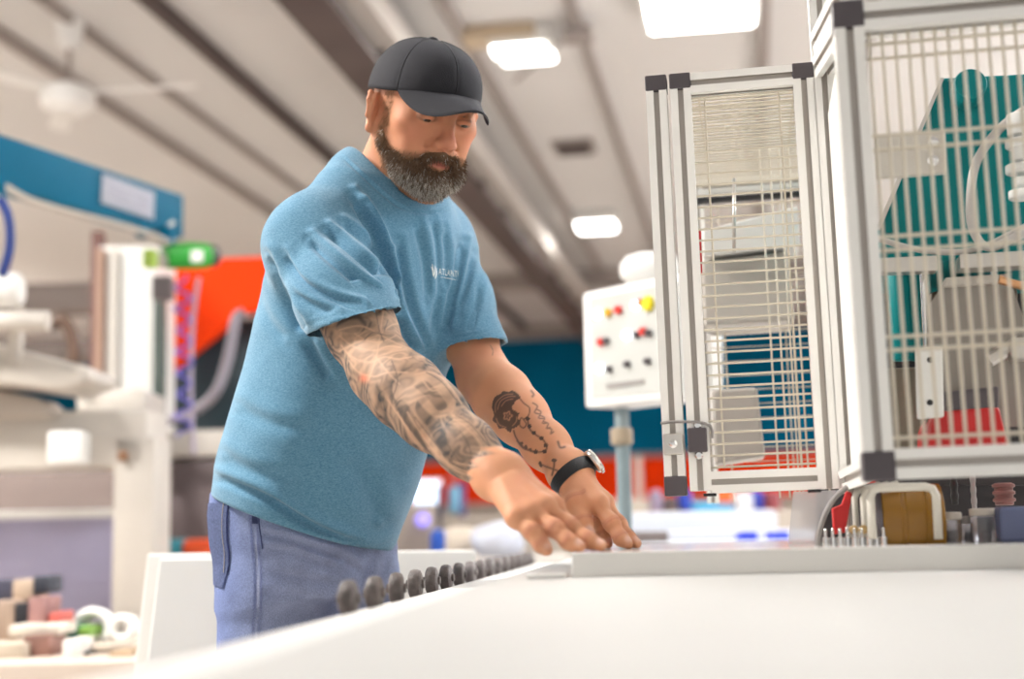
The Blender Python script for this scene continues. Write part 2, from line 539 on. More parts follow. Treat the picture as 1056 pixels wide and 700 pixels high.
# ---------------------------------------------------------------- shirt
def section_fn(keys, yaw_l, zlo, zhi, ex=2.3):
    zs = np.array([k[0] for k in keys]); o = np.argsort(zs)
    zs = zs[o].astype(np.float32); A = np.array([k[1:] for k in keys], np.float32)[o]
    lat, fw = LAT, FWD
    zz = np.linspace(zs[0], zs[-1], 200)
    tab = np.stack([np.interp(zz, zs, A[:, i]) for i in range(4)], 1)
    ker = np.ones(13) / 13
    tab = np.stack([np.convolve(np.pad(tab[:, i], 6, mode='edge'), ker, 'valid') for i in range(4)], 1)
    def fn(X, Y, Z):
        c = [np.interp(Z, zz, tab[:, i]).astype(np.float32) for i in range(4)]
        dx, dy = X - c[0], Y - c[1]
        l = (dx * lat[0] + dy * lat[1]) / c[2]; w = (dx * fw[0] + dy * fw[1]) / c[3]
        k = (np.abs(l) ** ex + np.abs(w) ** ex) ** (1 / ex)
        d = (k - 1) * np.minimum(c[2], c[3]) * 1.05
        return np.maximum(d, np.maximum(zlo - Z, Z - zhi))
    return fn
def zat(py, px, Y): return Q(px, py, Y).z
def torso_keys(extra=0.0):
    rows = [(210, 394, 2.30, .075, .072), (226, 390, 2.30, .115, .088), (244, 386, 2.305, .152, .106), (264, 381, 2.305, .166, .122), (290, 376, 2.31, .172, .134),
            (330, 368, 2.32, .170, .142), (370, 361, 2.33, .168, .150), (420, 348, 2.34, .168, .157), (470, 334, 2.35, .168, .160),
            (510, 325, 2.36, .163, .156), (540, 318, 2.365, .155, .146), (575, 313, 2.37, .145, .132), (600, 313, 2.37, .140, .125)]
    out = []
    for py, px, Y, a, b in rows:
        p = Q(px, py, Y)
        out.append((p.z, p.x, p.y, a + extra, b + extra))
    return out
def sleeve(f, s, S, E_):
    u = E_ - S
    if s < 0: cut = V3(Q(360, 334, 2.06)); n = np.array((.24, .06, -.96)); r = (.070, .072, .067); t1 = .95
    else:     cut = V3(Q(489, 359, 2.31)); n = np.array((.14, -.05, -.98)); r = (.063, .060, .056); t1 = .95
    n = n / np.linalg.norm(n)
    a, m, b = [x.astype(np.float32) for x in (S, S + u * .45, S + u * t1)]
    def seg(X, Y, Z, a, b, r1, r2):
        ab = b - a; L2 = ab @ ab
        dx, dy, dz = X - a[0], Y - a[1], Z - a[2]
        t = np.clip((dx * ab[0] + dy * ab[1] + dz * ab[2]) / L2, 0, 1)
        return np.sqrt((dx - t * ab[0]) ** 2 + (dy - t * ab[1]) ** 2 + (dz - t * ab[2]) ** 2) - (r1 + (r2 - r1) * t)
    def fn(X, Y, Z):
        d1 = seg(X, Y, Z, a, m, r[0], r[1]); d2 = seg(X, Y, Z, m, b, r[1], r[2])
        h = np.clip(1 - np.abs(d1 - d2) / .03, 0, None); d = np.minimum(d1, d2) - h * h * .0075
        pl = (X - cut[0]) * n[0] + (Y - cut[1]) * n[1] + (Z - cut[2]) * n[2]
        inner = np.maximum(d + .0055, -(pl + .055))
        # doubled hem band
        d = d - .0012 * (pl > -.020)
        return np.maximum(np.maximum(d, pl), -inner)
    f.add(fn, a, b, max(r), .03)
    return cut, n
def shirt_field():
    f = Field()
    K = torso_keys()
    zs = [k[0] for k in K]
    cen = np.array((K[5][1], K[5][2], 0))
    top = cen.copy(); top[2] = max(zs); bot = cen.copy(); bot[2] = min(zs)
    f.add(section_fn(K, 0, min(zs), max(zs)), bot, top, .27, .02)
    A = lambda *p: np.array(p)
    # shoulders
    for s, S in ((-1, S_R), (1, S_L)):
        f.cap(NECK + LAT * s * .045 + A(0, 0, .012), S + A(0, 0, -.004), .052, .052, .05)
        if s < 0: f.cap(NECK - LAT * .060 + A(0, 0, .012), NECK * .38 + S * .62 + A(0, 0, .020), .050, .054, .04)
        f.cap(NECK + LAT * s * .03 + FWD * .02 + A(0, 0, -.05), S + A(0, 0, -.02), .07, .06, .05)
        # back of the shoulder
        f.cap(S - FWD * .015, S - LAT * s * .07 - FWD * .055 + A(0, 0, -.02), .062, .07, .05)
        E_ = (E_R, E_L)[s > 0]; u = E_ - S; L = np.linalg.norm(u); un = u / L
        sleeve(f, s, S, E_)
    # neck opening
    f.cap(NECK + A(0, 0, .09) + FWD * .03, NECK + FWD * .030 + A(0, 0, -.004) - LAT * .004, .078, .0735, .008, 's')
    # hem plane
    a, b, c = V3(Q(217, 503, 2.45)), V3(Q(300, 546, 2.21)), V3(Q(395, 574, 2.25))
    n = np.cross(b - a, c - a); n /= np.linalg.norm(n)
    if n[2] > 0: n = -n
    f.half(a, n, .004)
    return f
rng = np.random.RandomState(7)
def pnoise(P, scale, seed=0, oct=3):
    r = np.random.RandomState(seed); out = np.zeros(len(P)); amp = 1.0; tot = 0
    for o in range(oct):
        for k in range(5):
            d = r.normal(size=3); d /= np.linalg.norm(d); ph = r.uniform(0, 6.28)
            d2 = r.normal(size=3); d2 /= np.linalg.norm(d2)
            out += amp * np.sin((P @ d) * scale * 2 ** o + ph + 1.3 * np.sin((P @ d2) * scale * 2 ** o * .7 + ph * 2))
        tot += amp * 2.2; amp *= .55
    return out / tot
def lerp(A, B, t):
    t = np.clip(t, 0, 1)[:, None]
    return A * (1 - t) + np.array(B) * t
def sstep(a, b, x):
    t = np.clip((x - a) / (b - a), 0, 1); return t * t * (3 - 2 * t)
def facing(V, N):
    v = V / np.linalg.norm(V, axis=1)[:, None]
    return -(N * v).sum(1)

# ---- root
BASE_L = np.array((Q(318, 560, 2.36).x, 2.36, -ZC))
def loc(V): return V - BASE_L
person = thing('person', 'bearded man in dark cap, blue t-shirt and jeans leaning hands on white slab', 'person', toW(BASE_L), YAW)

def attr_mat(name, rough=.5, sub=0.0, bump=0.0, bscale=600, spec=.5, extra=None):
    m = bpy.data.materials.new(name); m.use_nodes = True
    nt = m.node_tree; b = nt.nodes['Principled BSDF']
    a = nt.nodes.new('ShaderNodeAttribute'); a.attribute_name = 'Col'
    nt.links.new(a.outputs['Color'], b.inputs['Base Color'])
    b.inputs['Roughness'].default_value = rough; b.inputs['Specular IOR Level'].default_value = spec
    if sub:
        b.inputs['Subsurface Weight'].default_value = sub; b.inputs['Subsurface Radius'].default_value = (.012, .004, .002); b.inputs['Subsurface Scale'].default_value = .6
    if bump:
        tc = nt.nodes.new('ShaderNodeTexCoord'); n = nt.nodes.new('ShaderNodeTexNoise'); n.inputs['Scale'].default_value = bscale
        nt.links.new(tc.outputs['Object'], n.inputs['Vector'])
        bp = nt.nodes.new('ShaderNodeBump'); bp.inputs['Strength'].default_value = bump; bp.inputs['Distance'].default_value = .0015
        nt.links.new(n.outputs['Fac'], bp.inputs['Height']); nt.links.new(bp.outputs['Normal'], b.inputs['Normal'])
    return m
skin_m = attr_mat('skin', .58, .12, .30, 700, .30)

# ---------------------------------------------------------------- body
bf = body_field(); build_hands(bf)
V, Fq = bf.mesh(h=.0018 if not globals().get('DRAFT') else .003, relax=1)
N = vnormals(V, Fq)
px, py = project_np(V)
h3 = toH(V)
fc = facing(V, N)
SK = np.array((.64, .305, .170))
C = np.tile(SK, (len(V), 1))
C *= (1 + .07 * pnoise(V, 60, 1))[:, None]
# redder, rougher patches
C = lerp(C, (.58, .235, .15), .35 * sstep(.1, .9, pnoise(V, 35, 2)))
hd = np.linalg.norm(h3, axis=1) < .22
def blob(c, r): return np.exp(-((h3 - np.array(c)) ** 2).sum(1) / r ** 2) * hd
face_tan = hd * 1.0
C = lerp(C, (.56, .235, .125), face_tan * .65)
for c, r, k in (((0, .112, -.03), .020, .5), ((.045, .07, -.03), .025, .35), ((-.045, .07, -.03), .025, .35), ((.082, -.012, -.01), .03, .2), ((-.082, -.012, -.01), .03, .2)):
    C = lerp(C, (.60, .18, .12), k * blob(c, r))
lip = np.exp(-((h3[:, 0] / .021) ** 4 + ((h3[:, 2] + .0715) / .0078) ** 4)) * (h3[:, 1] > .082) * hd
C = lerp(C, (.42, .13, .105), .85 * lip)
# lid line and brow
for s in (-1, 1):
    e = np.abs(np.linalg.norm((h3 - np.array((s * .0325, .088, -.0045))) / np.array((.0145, 1, .0058)), axis=1) - 1)
    C = lerp(C, (.10, .05, .035), .55 * np.exp(-(e / .25) ** 2) * hd * (h3[:, 1] > .078) * (h3[:, 2] < .008))
    b = line_dist(h3[:, 0] * s, h3[:, 2], [(.014, .015), (.030, .021), (.046, .015)])
    C = lerp(C, (.15, .08, .05), .6 * np.exp(-(b / .0045) ** 2) * hd * (h3[:, 1] > .06))
# stubble under the beard and along the jaw
def beard_mask(h):
    x, y, z = np.abs(h[:, 0]), h[:, 1], h[:, 2]
    cheek = np.interp(y, [-.02, .02, .05, .075, .11], [.02, -.038, -.062, -.057, -.050])
    m = sstep(0, .012, cheek - z)
    m *= sstep(.000, .018, y + .10 * np.clip(-z - .03, 0, .2)) * sstep(-.150, -.130, z) * sstep(0, .016, y - 1.1 * np.clip(-z - .095, 0, .06))
    ear_ = 1 - sstep(.0765, .080, x)
    side = ear_ * sstep(.055, .07, x) * sstep(.004, .016, y) * (1 - sstep(.026, .036, y)) * sstep(-.06, -.02, z) * (1 - sstep(.015, .03, z))
    m = m * ear_
    mouth = np.exp(-((x / .022) ** 4 + ((z + .072) / .0085) ** 4))
    return np.clip(np.maximum(m, side * .8) * (1 - mouth), 0, 1)
bmk = beard_mask(h3) * hd
C = lerp(C, (.17, .095, .055), (.70 - .30 * sstep(-.06, -.03, h3[:, 2])) * bmk)
# tattooed sleeve of the right arm
def along(V, S, E_, W):
    def pr(a, b):
        ab = b - a; t = ((V - a) @ ab) / (ab @ ab); return t, np.linalg.norm(V - a - np.clip(t, 0, 1)[:, None] * ab, axis=1)
    t1, d1 = pr(S, E_); t2, d2 = pr(E_, W)
    return np.where(d1 < d2, np.clip(t1, 0, 1), 1 + t2), np.minimum(d1, d2)
tR, dR = along(V, S_R, E_R, W_R); tL, dL = along(V, S_L, E_L, W_L)
onR = (dR < .075) & (dR < dL) & (tR > .2); onL = (dL < .075) & (dL < dR) & (tL > .2)
edge = 1.93 + .03 * np.sin(py * .5)
mR = onR * (1 - sstep(edge - .02, edge + .03, tR))
pxw = px + 3 * pnoise(V, 50, 11); pyw = py + 3 * pnoise(V, 50, 12)
tone = .5 + .5 * pnoise(V, 42, 5, 4)
swirl = np.sin(pnoise(V, 30, 6, 2) * 9)
val = .56 + .24 * (tone - .5) + .10 * swirl + .15 * np.sin(pnoise(V * np.array((1, 1, .7)), 48, 26, 3) * 13)
val -= .16 * np.exp(-(pnoise(V, 75, 15, 3) / .10) ** 2) + .10 * np.exp(-(pnoise(V, 110, 16, 2) / .12) ** 2)
# large forms read from the photograph, (outline, tone)
def shape2(poly, tval, soft=1.0, n=4):
    global val
    P = curve2(poly + [poly[0]], n)
    ins = fill_poly(px, py, P); dd = line_dist(px, py, P)
    w = np.where(ins, sstep(0, soft * 2.5, dd + 1.2 * tone), 0)
    val = val * (1 - w) + (tval + .20 * (tone - .5) + .13 * np.sin(pnoise(V, 60, 27, 3) * 12)) * w * .8 + val * w * .2
def line2(pts, tval, w=1.2, a=.9, n=5):
    global val
    P = curve2(pts, n); dd = line_dist(px, py, P)
    k = a * np.exp(-(dd / w) ** 2)
    val = val * (1 - k) + tval * k
vfront = fc > -.15
shape2([(336, 332), (352, 322), (404, 322), (418, 348), (424, 372), (405, 392), (378, 396), (352, 360)], .74, 2)
shape2([(345, 340), (352, 326), (372, 324), (384, 330), (380, 340), (362, 344)], .40)
shape2([(404, 395), (420, 380), (440, 382), (466, 398), (470, 420), (455, 432), (440, 425), (428, 415), (418, 420), (405, 410)], .80)
shape2([(426, 398), (438, 392), (448, 400), (462, 418), (452, 424), (440, 410)], .42)
shape2([(430, 412), (442, 425), (458, 440), (462, 455), (478, 470), (470, 476), (452, 462), (440, 440), (428, 424)], .34)
shape2([(464, 425), (482, 432), (500, 452), (500, 466), (486, 470), (472, 456)], .80)
shape2([(458, 440), (470, 438), (478, 455), (484, 470), (474, 478), (462, 462)], .52)
shape2([(405, 415), (416, 412), (430, 432), (440, 455), (452, 470), (444, 474), (424, 448)], .42)
shape2([(424, 418), (432, 430), (446, 452), (462, 474), (480, 486), (505, 488), (500, 494), (476, 492), (456, 480), (436, 456)], .86)
shape2([(478, 480), (510, 478), (530, 482), (534, 488), (515, 496), (498, 500), (480, 492)], .40)
shape2([(474, 452), (486, 446), (500, 470), (510, 476), (490, 480), (480, 470)], .48)
for ln in ([(395, 322), (392, 345), (388, 368), (380, 392)], [(392, 345), (372, 336), (350, 340)], [(392, 345), (370, 352), (350, 362)], [(392, 345), (405, 352), (424, 360)],
           [(392, 345), (404, 335), (416, 334)], [(352, 356), (360, 366), (372, 372), (384, 373), (396, 368), (410, 370), (424, 368)], [(350, 346), (362, 356), (374, 360), (388, 361), (400, 357), (414, 358)],
           [(360, 372), (370, 384), (386, 388), (400, 384), (420, 384)], [(366, 344), (376, 350), (389, 353), (400, 350), (408, 346)], [(388, 368), (400, 384), (412, 396)]):
    line2(ln, 1.02, .9, .8)
for ln in ([(388, 322), (391, 340), (396, 352)], [(376, 350), (384, 343), (394, 345)], [(400, 330), (396, 342)]):
    line2(ln, .30, .8, .7)
for ln in ([(420, 425), (436, 450), (456, 474), (480, 486)], [(410, 425), (424, 450), (444, 472), (462, 484)], [(428, 386), (446, 384), (462, 396), (476, 416)], [(455, 470), (472, 486), (500, 492), (520, 488)],
           [(400, 412), (416, 436), (436, 462)], [(468, 432), (480, 440), (496, 458), (494, 468)], [(436, 392), (444, 402), (452, 402)], [(466, 476), (490, 480), (520, 474)]):
    line2(ln, .98, .9, .75)
for ln in ([(414, 422), (430, 448), (450, 474), (474, 490)], [(428, 430), (448, 456), (468, 478)], [(404, 404), (412, 424), (428, 448)], [(470, 428), (486, 438), (502, 458)], [(440, 384), (456, 394), (470, 412)],
           [(404, 372), (410, 392), (404, 412)], [(482, 486), (505, 484), (530, 478)], [(456, 446), (464, 462), (474, 476)], [(474, 444), (482, 456), (486, 468)]):
    line2(ln, .28, .8, .7)
ink = np.array((.20, .145, .105))
vv_ = np.clip((val - .25) / .75, -.1, 1.05)[:, None]; mixed = np.array((.60, .375, .245)) * vv_ + np.array((.085, .070, .062)) * (1 - vv_)
C = np.where((mR > 0)[:, None], C * (1 - mR[:, None]) + mixed * mR[:, None], C)
C = lerp(C, (.75, .22, .12), .8 * np.exp(-((px - 375) ** 2 + (py - 390) ** 2) / 18.0) * onR)
# black-work pieces on the left forearm
O = lambda pts: [(460 + x / 4.373, 340 + y / 4.373) for x, y in pts]
blk = np.zeros(len(V))
def bpoly(pts, a=.9):
    global blk
    P = curve2(O(pts + [pts[0]]), 4); blk = np.maximum(blk, a * fill_poly(px, py, P))
def bline(pts, w=.8, a=.85):
    global blk
    dd = line_dist(px, py, curve2(O(pts), 5)); blk = np.maximum(blk, a * np.exp(-(dd / w) ** 2))
bpoly([(206, 352), (212, 318), (228, 296), (244, 290), (258, 276), (282, 280), (300, 274), (326, 290), (334, 306), (318, 318), (306, 334), (296, 352), (312, 366), (330, 378), (322, 398), (334, 416), (318, 438), (300, 446), (288, 462), (262, 444), (240, 446), (228, 424), (210, 408), (216, 382)], .84)
th_ = np.arctan2(py - (340 + 388 / 4.373), px - (460 + 278 / 4.373)); fl = np.hypot(px - (460 + 278 / 4.373), py - (340 + 388 / 4.373))
blk *= 1 - .75 * np.exp(-((fl - 3.6 - .9 * np.cos(5 * th_)) / .9) ** 2) - .5 * np.exp(-(fl / 1.0) ** 2)
for pl_ in ([(222, 372), (226, 330), (262, 296), (300, 290)], [(232, 360), (246, 322), (282, 302), (312, 300)], [(250, 344), (270, 320), (300, 312)], [(226, 400), (240, 428), (270, 440)], [(300, 432), (316, 414), (318, 392)]):
    dd = line_dist(px, py, curve2(O(pl_), 4)); blk *= 1 - .55 * np.exp(-(dd / .55) ** 2)
for a0 in (): 
    dd = line_dist(px, py, O([(225, 345 - (a0 - 285)), (262, 300 + (a0 - 285)), (310, 290 + (a0 - 285))])); blk *= 1 - .45 * np.exp(-(dd / .6) ** 2)
bline([(325, 300), (350, 330), (376, 352), (372, 385), (352, 402), (340, 396)], .7)
bline([(335, 400), (332, 430), (350, 442), (362, 425), (350, 405)], .7)
for i in range(7):
    a = [(368, 400), (376, 435), (395, 465), (430, 490), (450, 520), (445, 548), (405, 550)]
    x, y = O([a[i]])[0]; blk = np.maximum(blk, .9 * (np.hypot(px - x, py - y) < 2.3))
bline([(368, 400), (376, 445), (400, 470), (440, 498), (452, 540), (400, 552), (345, 525), (315, 485), (305, 455)], .9)
for p in ((380, 540), (360, 528), (340, 512)):
    x, y = O([p])[0]; blk = np.maximum(blk, .8 * (np.hypot(px - x, py - y) < 1.8))
bline([(320, 500), (350, 535), (400, 548)], .9)
bline([(420, 604), (455, 618), (505, 636)], 1.0); bline([(488, 590), (486, 620), (478, 655)], 1.1)
for p in ((424, 600), (428, 612), (483, 588), (493, 588)):
    x, y = O([p])[0]; blk = np.maximum(blk, .85 * (np.hypot(px - x, py - y) < 1.7))
bline([(505, 505), (515, 530), (535, 528)], 1.3); bline([(385, 275), (395, 290), (390, 300)], 1.3, .7)
for k in range(5):
    bline([(392 + 16 * k, 330 + 28 * k), (412 + 16 * k, 345 + 26 * k), (400 + 18 * k, 372 + 24 * k), (424 + 15 * k, 380 + 20 * k)], .9, .7)
bline([(200, 70), (212, 95), (208, 115)], .5, .6)
C = lerp(C, (.028, .030, .032), blk * onL * (fc > -.1))
# nails and knuckle creases
for key in ('r', 'l'):
    fg, th, upn = RH[key]
    for pts, rs in fg + [th]:
        d = pts[-1] - pts[-2]; d /= np.linalg.norm(d)
        c = pts[-1] + upn * rs[-1] * .75 + d * rs[-1] * .1
        dv = V - c
        C = lerp(C, (.80, .52, .43), .85 * np.exp(-((np.linalg.norm(dv, axis=1) / (rs[-1] * .85)) ** 4)))
        for j in (1, 2) if len(pts) > 3 else (1,):
            if j >= len(pts) - 1: continue
            dj = pts[j + 1] - pts[j - 1]; dj /= np.linalg.norm(dj)
            q = V - pts[j]; al = q @ dj
            near = np.linalg.norm(q, axis=1) < rs[j] * 1.9
            C = lerp(C, (.50, .20, .13), .55 * near * np.exp(-(al / .004) ** 2) * (q @ upn > 0))
            V = V - (N * (.0007 * near * np.exp(-((np.abs(al) - .0022) / .0011) ** 2) * (q @ upn > 0))[:, None])
C = np.clip(C, 0, 1)
body = np_mesh('body', loc(V), Fq, skin_m, person, cols={'Col': C})
BODY_V, BODY_F, BODY_N = V, Fq, N

# ---------------------------------------------------------------- eyes
for s in (-1, 1):
    bm = bmesh.new(); bmesh.ops.create_uvsphere(bm, u_segments=32, v_segments=24, radius=.0124)
    me = bpy.data.meshes.new('eye'); bm.to_mesh(me); bm.free()
    v = np.array([p.co[:] for p in me.vertices])
    g = np.array((math.sin(.0), math.cos(.62), -math.sin(.62)))      # gaze, head frame (a little down)
    g /= np.linalg.norm(g)
    ca = (v @ g) / .0128
    col = np.tile(np.array((.30, .22, .18)), (len(v), 1))
    col[ca > .86] = (.045, .03, .02); col[ca > .975] = (.008, .008, .008)
    cW = H(s * .0325, .0770, -.0030)
    vv = v @ HR.T + cW - BASE_L
    me.vertices.foreach_set('co', vv.astype(np.float32).ravel())
    a = me.color_attributes.new('Col', 'FLOAT_COLOR', 'POINT'); c4 = np.ones((len(v), 4), np.float32); c4[:, :3] = col
    a.data.foreach_set('color', c4.ravel()); shade(me, True)
    if 'eye_m' not in globals(): eye_m = attr_mat('eye', .12)
    link_mesh('eye', me, eye_m, person)

# ---------------------------------------------------------------- beard
def beard_field():
    f = Field()
    E = lambda c, r, k=.015: f.ell(H(*c), np.array(r), k, 'u', HR)
    C_ = lambda a, b, r1, r2=None, k=.012, op='u': f.cap(H(*a), H(*b), r1, r1 if r2 is None else r2, k, op)
    E((0, .066, -.098), (.037, .033, .026), .02)
    E((0, .071, -.110), (.027, .025, .021), .02)
    for s in (-1, 1):
        C_((s * .061, .018, -.060), (s * .042, .052, -.090), .0105, .020, .02)
        C_((s * .0655, .016, -.030), (s * .062, .017, -.060), .0055, .0105, .015)
        C_((s * .045, .052, -.074), (s * .033, .066, -.09), .013, .018, .02)
        C_((s * .003, .0985, -.0605), (s * .020, .092, -.0635), .0062, .0068, .006)
        C_((s * .020, .092, -.0635), (s * .032, .078, -.082), .0068, .0100, .008)
    C_((0, .091, -.088), (0, .087, -.097), .009, .016, .010)
    C_((-.017, .099, -.0720), (.017, .099, -.0720), .0058, .0058, .004, 's')
    return f
Vb, Fb = beard_field().mesh(h=.0022, relax=1)
Nb = vnormals(Vb, Fb)
hb = toH(Vb)
clump = pnoise(Vb * np.array((1, 1, .45)), 260, 21, 3)
Vb = Vb + Nb * (.0022 * clump)[:, None]
def beard_col(h, n, r=None):
    grey = sstep(-.080, -.118, h[:, 2]) * .75 + .18 * sstep(.2, .9, n)
    dark = np.tile(np.array((.125, .072, .042)), (len(h), 1))
    top = sstep(-.075, -.03, h[:, 2])
    dark = lerp(dark, (.27, .150, .075), top)
    return lerp(dark, (.36, .32, .27), np.clip(grey * (.5 + .5 * n), 0, 1))
Cb = beard_col(hb, clump)
beard_m = attr_mat('beard_hair', .75, 0, .5, 900, .2)
beard = np_mesh('beard', loc(Vb), Fb, beard_m, person, cols={'Col': Cb})
# hairs
def strands(roots, nrm, length, down, jit, width, colf, name, parent, mat_):
    n = len(roots); L = length * (.6 + .8 * rng.rand(n))
    d = nrm * .75 + down + rng.normal(size=(n, 3)) * jit
    d /= np.linalg.norm(d, axis=1)[:, None]
    side = np.cross(d, rng.normal(size=(n, 3))); side /= np.linalg.norm(side, axis=1)[:, None]
    other = np.cross(d, side)
    VV = []; bend = down * .5 + rng.normal(size=(n, 3)) * jit * .5
    for k, t in enumerate((0, .5, 1.0)):
        c = roots + d * (L * t)[:, None] + bend * (L * t * t * .5)[:, None]
        w = width * (1, .8, .15)[k]
        for a in (0, 2.094, 4.189):
            VV.append(c + side * (w * math.cos(a)) + other * (w * math.sin(a)))
    A = np.stack(VV, 1)          # n,9,3
    base = (np.arange(n) * 9)[:, None]
    fs = []
    for k in (0, 1):
        for j in range(3):
            fs.append(base + np.array([[k * 3 + j, k * 3 + (j + 1) % 3, k * 3 + 3 + (j + 1) % 3, k * 3 + 3 + j]]))
    Fs = np.stack(fs, 1).reshape(-1, 4)
    cc = np.repeat(colf, 9, axis=0)
    return np_mesh(name, loc(A.reshape(-1, 3)), Fs, mat_, parent, cols={'Col': cc})
tri = Vb[Fb].mean(1); trn = Nb[Fb].mean(1)
ok = np.where((beard_mask(toH(tri)) > .15) & ((trn @ np.array((0, -1, 0))) > -.6))[0]
pick = rng.choice(ok, 9000)
rt = tri[pick] + rng.normal(size=(9000, 3)) * .0012; nn = trn[pick]
hh = toH(rt)
shade_r = rng.rand(9000)
cs = beard_col(hh, shade_r * 2 - 1)
whitep = (rng.rand(9000) < .04 + .50 * sstep(-.080, -.115, hh[:, 2]))
cs[whitep] = np.array((.78, .73, .66)) * (.6 + .5 * rng.rand(whitep.sum(), 1))
strands(rt, nn, .0065, Hdir(0, .15, -.75)[None, :], .30, .00042, cs, 'beard_hairs', beard, beard_m)
# short stubble on the sideburns and cheeks, rooted on the skin
trb = BODY_V[BODY_F].mean(1); trnb = BODY_N[BODY_F].mean(1); hbm = beard_mask(toH(trb)) * (np.linalg.norm(toH(trb), axis=1) < .2)
ok = np.where(hbm > .12)[0]; pick = rng.choice(ok, 3500, p=hbm[ok] / hbm[ok].sum())
cs2 = np.tile(np.array((.30, .17, .09)), (3500, 1)) * (.5 + rng.rand(3500, 1))
strands(trb[pick], trnb[pick], .0050, Hdir(0, .1, -1.1)[None, :], .25, .00026, cs2, 'sideburn_hairs', beard, beard_m)
# eyebrows
for s in (-1, 1):
    hsel = toH(trb); dd = line_dist(hsel[:, 0] * s, hsel[:, 2], [(.014, .015), (.030, .021), (.046, .015)])
    ok = np.where((dd < .003) & (hsel[:, 1] > .06))[0]
    if len(ok):
        pick = rng.choice(ok, 260)
        strands(trb[pick], trnb[pick] * .2, .005, Hdir(s * .9, 0, .25)[None, :], .15, .00022, np.tile(np.array((.11, .06, .035)), (260, 1)), 'eyebrow', person, beard_m)

# ---------------------------------------------------------------- cap
cap_m = mat('cap_cloth', (.030, .030, .036), .8, bump=.5, bscale=900, spec=.25)
capA, capB, capZ = .0865, .1120, .022
def rim_z(phi): return capZ + .012 * math.cos(phi) - .006 * math.sin(phi) ** 2
def crown_pt(phi, t, off=0.0):
    """phi around (0 = front), t 0 rim .. 1 top"""
    r = (math.cos(t * PI / 2)) ** .80
    hgt = .084 * (math.sin(t * PI / 2)) ** .95
    front = max(math.cos(phi), 0)
    rr = r + front * .05 * math.sin(t * PI) 
    seam = 0
    for k in range(6):
        a = (phi - (k * PI / 3)) % (2 * PI); a = min(a, 2 * PI - a)
        seam = max(seam, math.exp(-(a * max(r, .15) / .018) ** 2))
    rr *= 1 - .012 * seam + off
    return H((capA * rr) * math.sin(phi), (capB * rr) * math.cos(phi) - .012 - .006 * t, rim_z(phi) * (1 - t) + (capZ + .002) * t + hgt * (1 + off)) - BASE_L
bm = bmesh.new(); NP, NTt = 120, 22
rows = []
for j in range(NTt):
    t = j / (NTt - .5)
    rows.append([bm.verts.new(crown_pt(2 * PI * i / NP, t)) for i in range(NP)])
for j in range(NTt - 1):
    for i in range(NP):
        k = (i + 1) % NP; bm.faces.new((rows[j][i], rows[j][k], rows[j + 1][k], rows[j + 1][i]))
bm.faces.new(rows[-1])
inner = [bm.verts.new(Vector(crown_pt(2 * PI * i / NP, 0, -.04))) for i in range(NP)]
for i in range(NP):
    k = (i + 1) % NP; bm.faces.new((rows[0][k], rows[0][i], inner[i], inner[k]))
cap = obj('cap', bm, cap_m, person, smooth=True)
bm = bmesh.new()
for k in range(6):
    pts = [Vector(crown_pt(k * PI / 3 + s_ * .028, j / 20, .004)) for s_ in (0,) for j in range(0, 20)]
    add_tube(bm, pts, .0009, 6)
obj('seam', bm, mat('cap_thread', (.020, .020, .024), .7), cap, smooth=True)
bm = bmesh.new(); top = Vector(crown_pt(0, 1))
add_lathe(bm, top - Vector(Hdir(0, 0, 1)) * .003, Hdir(0, 0, 1), [(.0078, 0), (.0082, .003), (.006, .0055), (.002, .0065)], 16)
obj('button', bm, cap_m, cap, smooth=True)
def visor_pt(u, v, up=0):
    phi = u * math.radians(60)
    x0, y0 = capA * .985 * math.sin(phi), capB * .985 * math.cos(phi) - .012
    ext = .082 * max(0, math.cos(u * PI / 2)) ** .85
    x = x0 * (1 + .02 * v * (1 - abs(u))); y = y0 + ext * v
    z = rim_z(phi) + .005 - .12 * ext * v - .070 * (x / .085) ** 2 * min(1.3, ext * v / .060) + .004 * math.sin(v * PI) * (1 - abs(u)) 
    return Vector(H(x, y, z + up) - BASE_L)
bm = bmesh.new(); NU, NVv = 48, 14
A_ = [[bm.verts.new(visor_pt(-1 + 2 * i / NU, j / NVv)) for j in range(NVv + 1)] for i in range(NU + 1)]
B_ = [[bm.verts.new(visor_pt(-1 + 2 * i / NU, j / NVv, -.0035)) for j in range(NVv + 1)] for i in range(NU + 1)]
for i in range(NU):
    for j in range(NVv):
        bm.faces.new((A_[i][j], A_[i + 1][j], A_[i + 1][j + 1], A_[i][j + 1]))
        bm.faces.new((B_[i][j], B_[i][j + 1], B_[i + 1][j + 1], B_[i + 1][j]))
    bm.faces.new((A_[i][NVv], A_[i + 1][NVv], B_[i + 1][NVv], B_[i][NVv]))
    bm.faces.new((A_[i + 1][0], A_[i][0], B_[i][0], B_[i + 1][0]))
bmesh.ops.remove_doubles(bm, verts=bm.verts[:], dist=.0002)
obj('visor', bm, cap_m, cap, smooth=50)

# ---------------------------------------------------------------- t-shirt
Vs, Fs = shirt_field().mesh(h=.0032, relax=2)
Ns = vnormals(Vs, Fs)
sx, sy = project_np(Vs); fcs = facing(Vs, Ns)
disp = np.zeros(len(Vs))
def crease(pts, depth, w, ridge=.7):
    """a fold: valley with a raised shoulder beside it; photo-plane polyline, depth in metres, width in px"""
    global disp
    P = curve2(pts, 6)
    d = line_dist(sx, sy, P)
    # fade at the ends
    e = np.minimum(np.hypot(sx - P[0][0], sy - P[0][1]), np.hypot(sx - P[-1][0], sy - P[-1][1]))
    fade = sstep(0, 14, e + 2)
    P2 = [(x + w * .9, y - w * 1.1) for x, y in P]
    d2 = line_dist(sx, sy, P2)
    disp += fade * (-depth * np.exp(-(d / w) ** 2) + ridge * depth * np.exp(-(d2 / (w * 1.2)) ** 2))
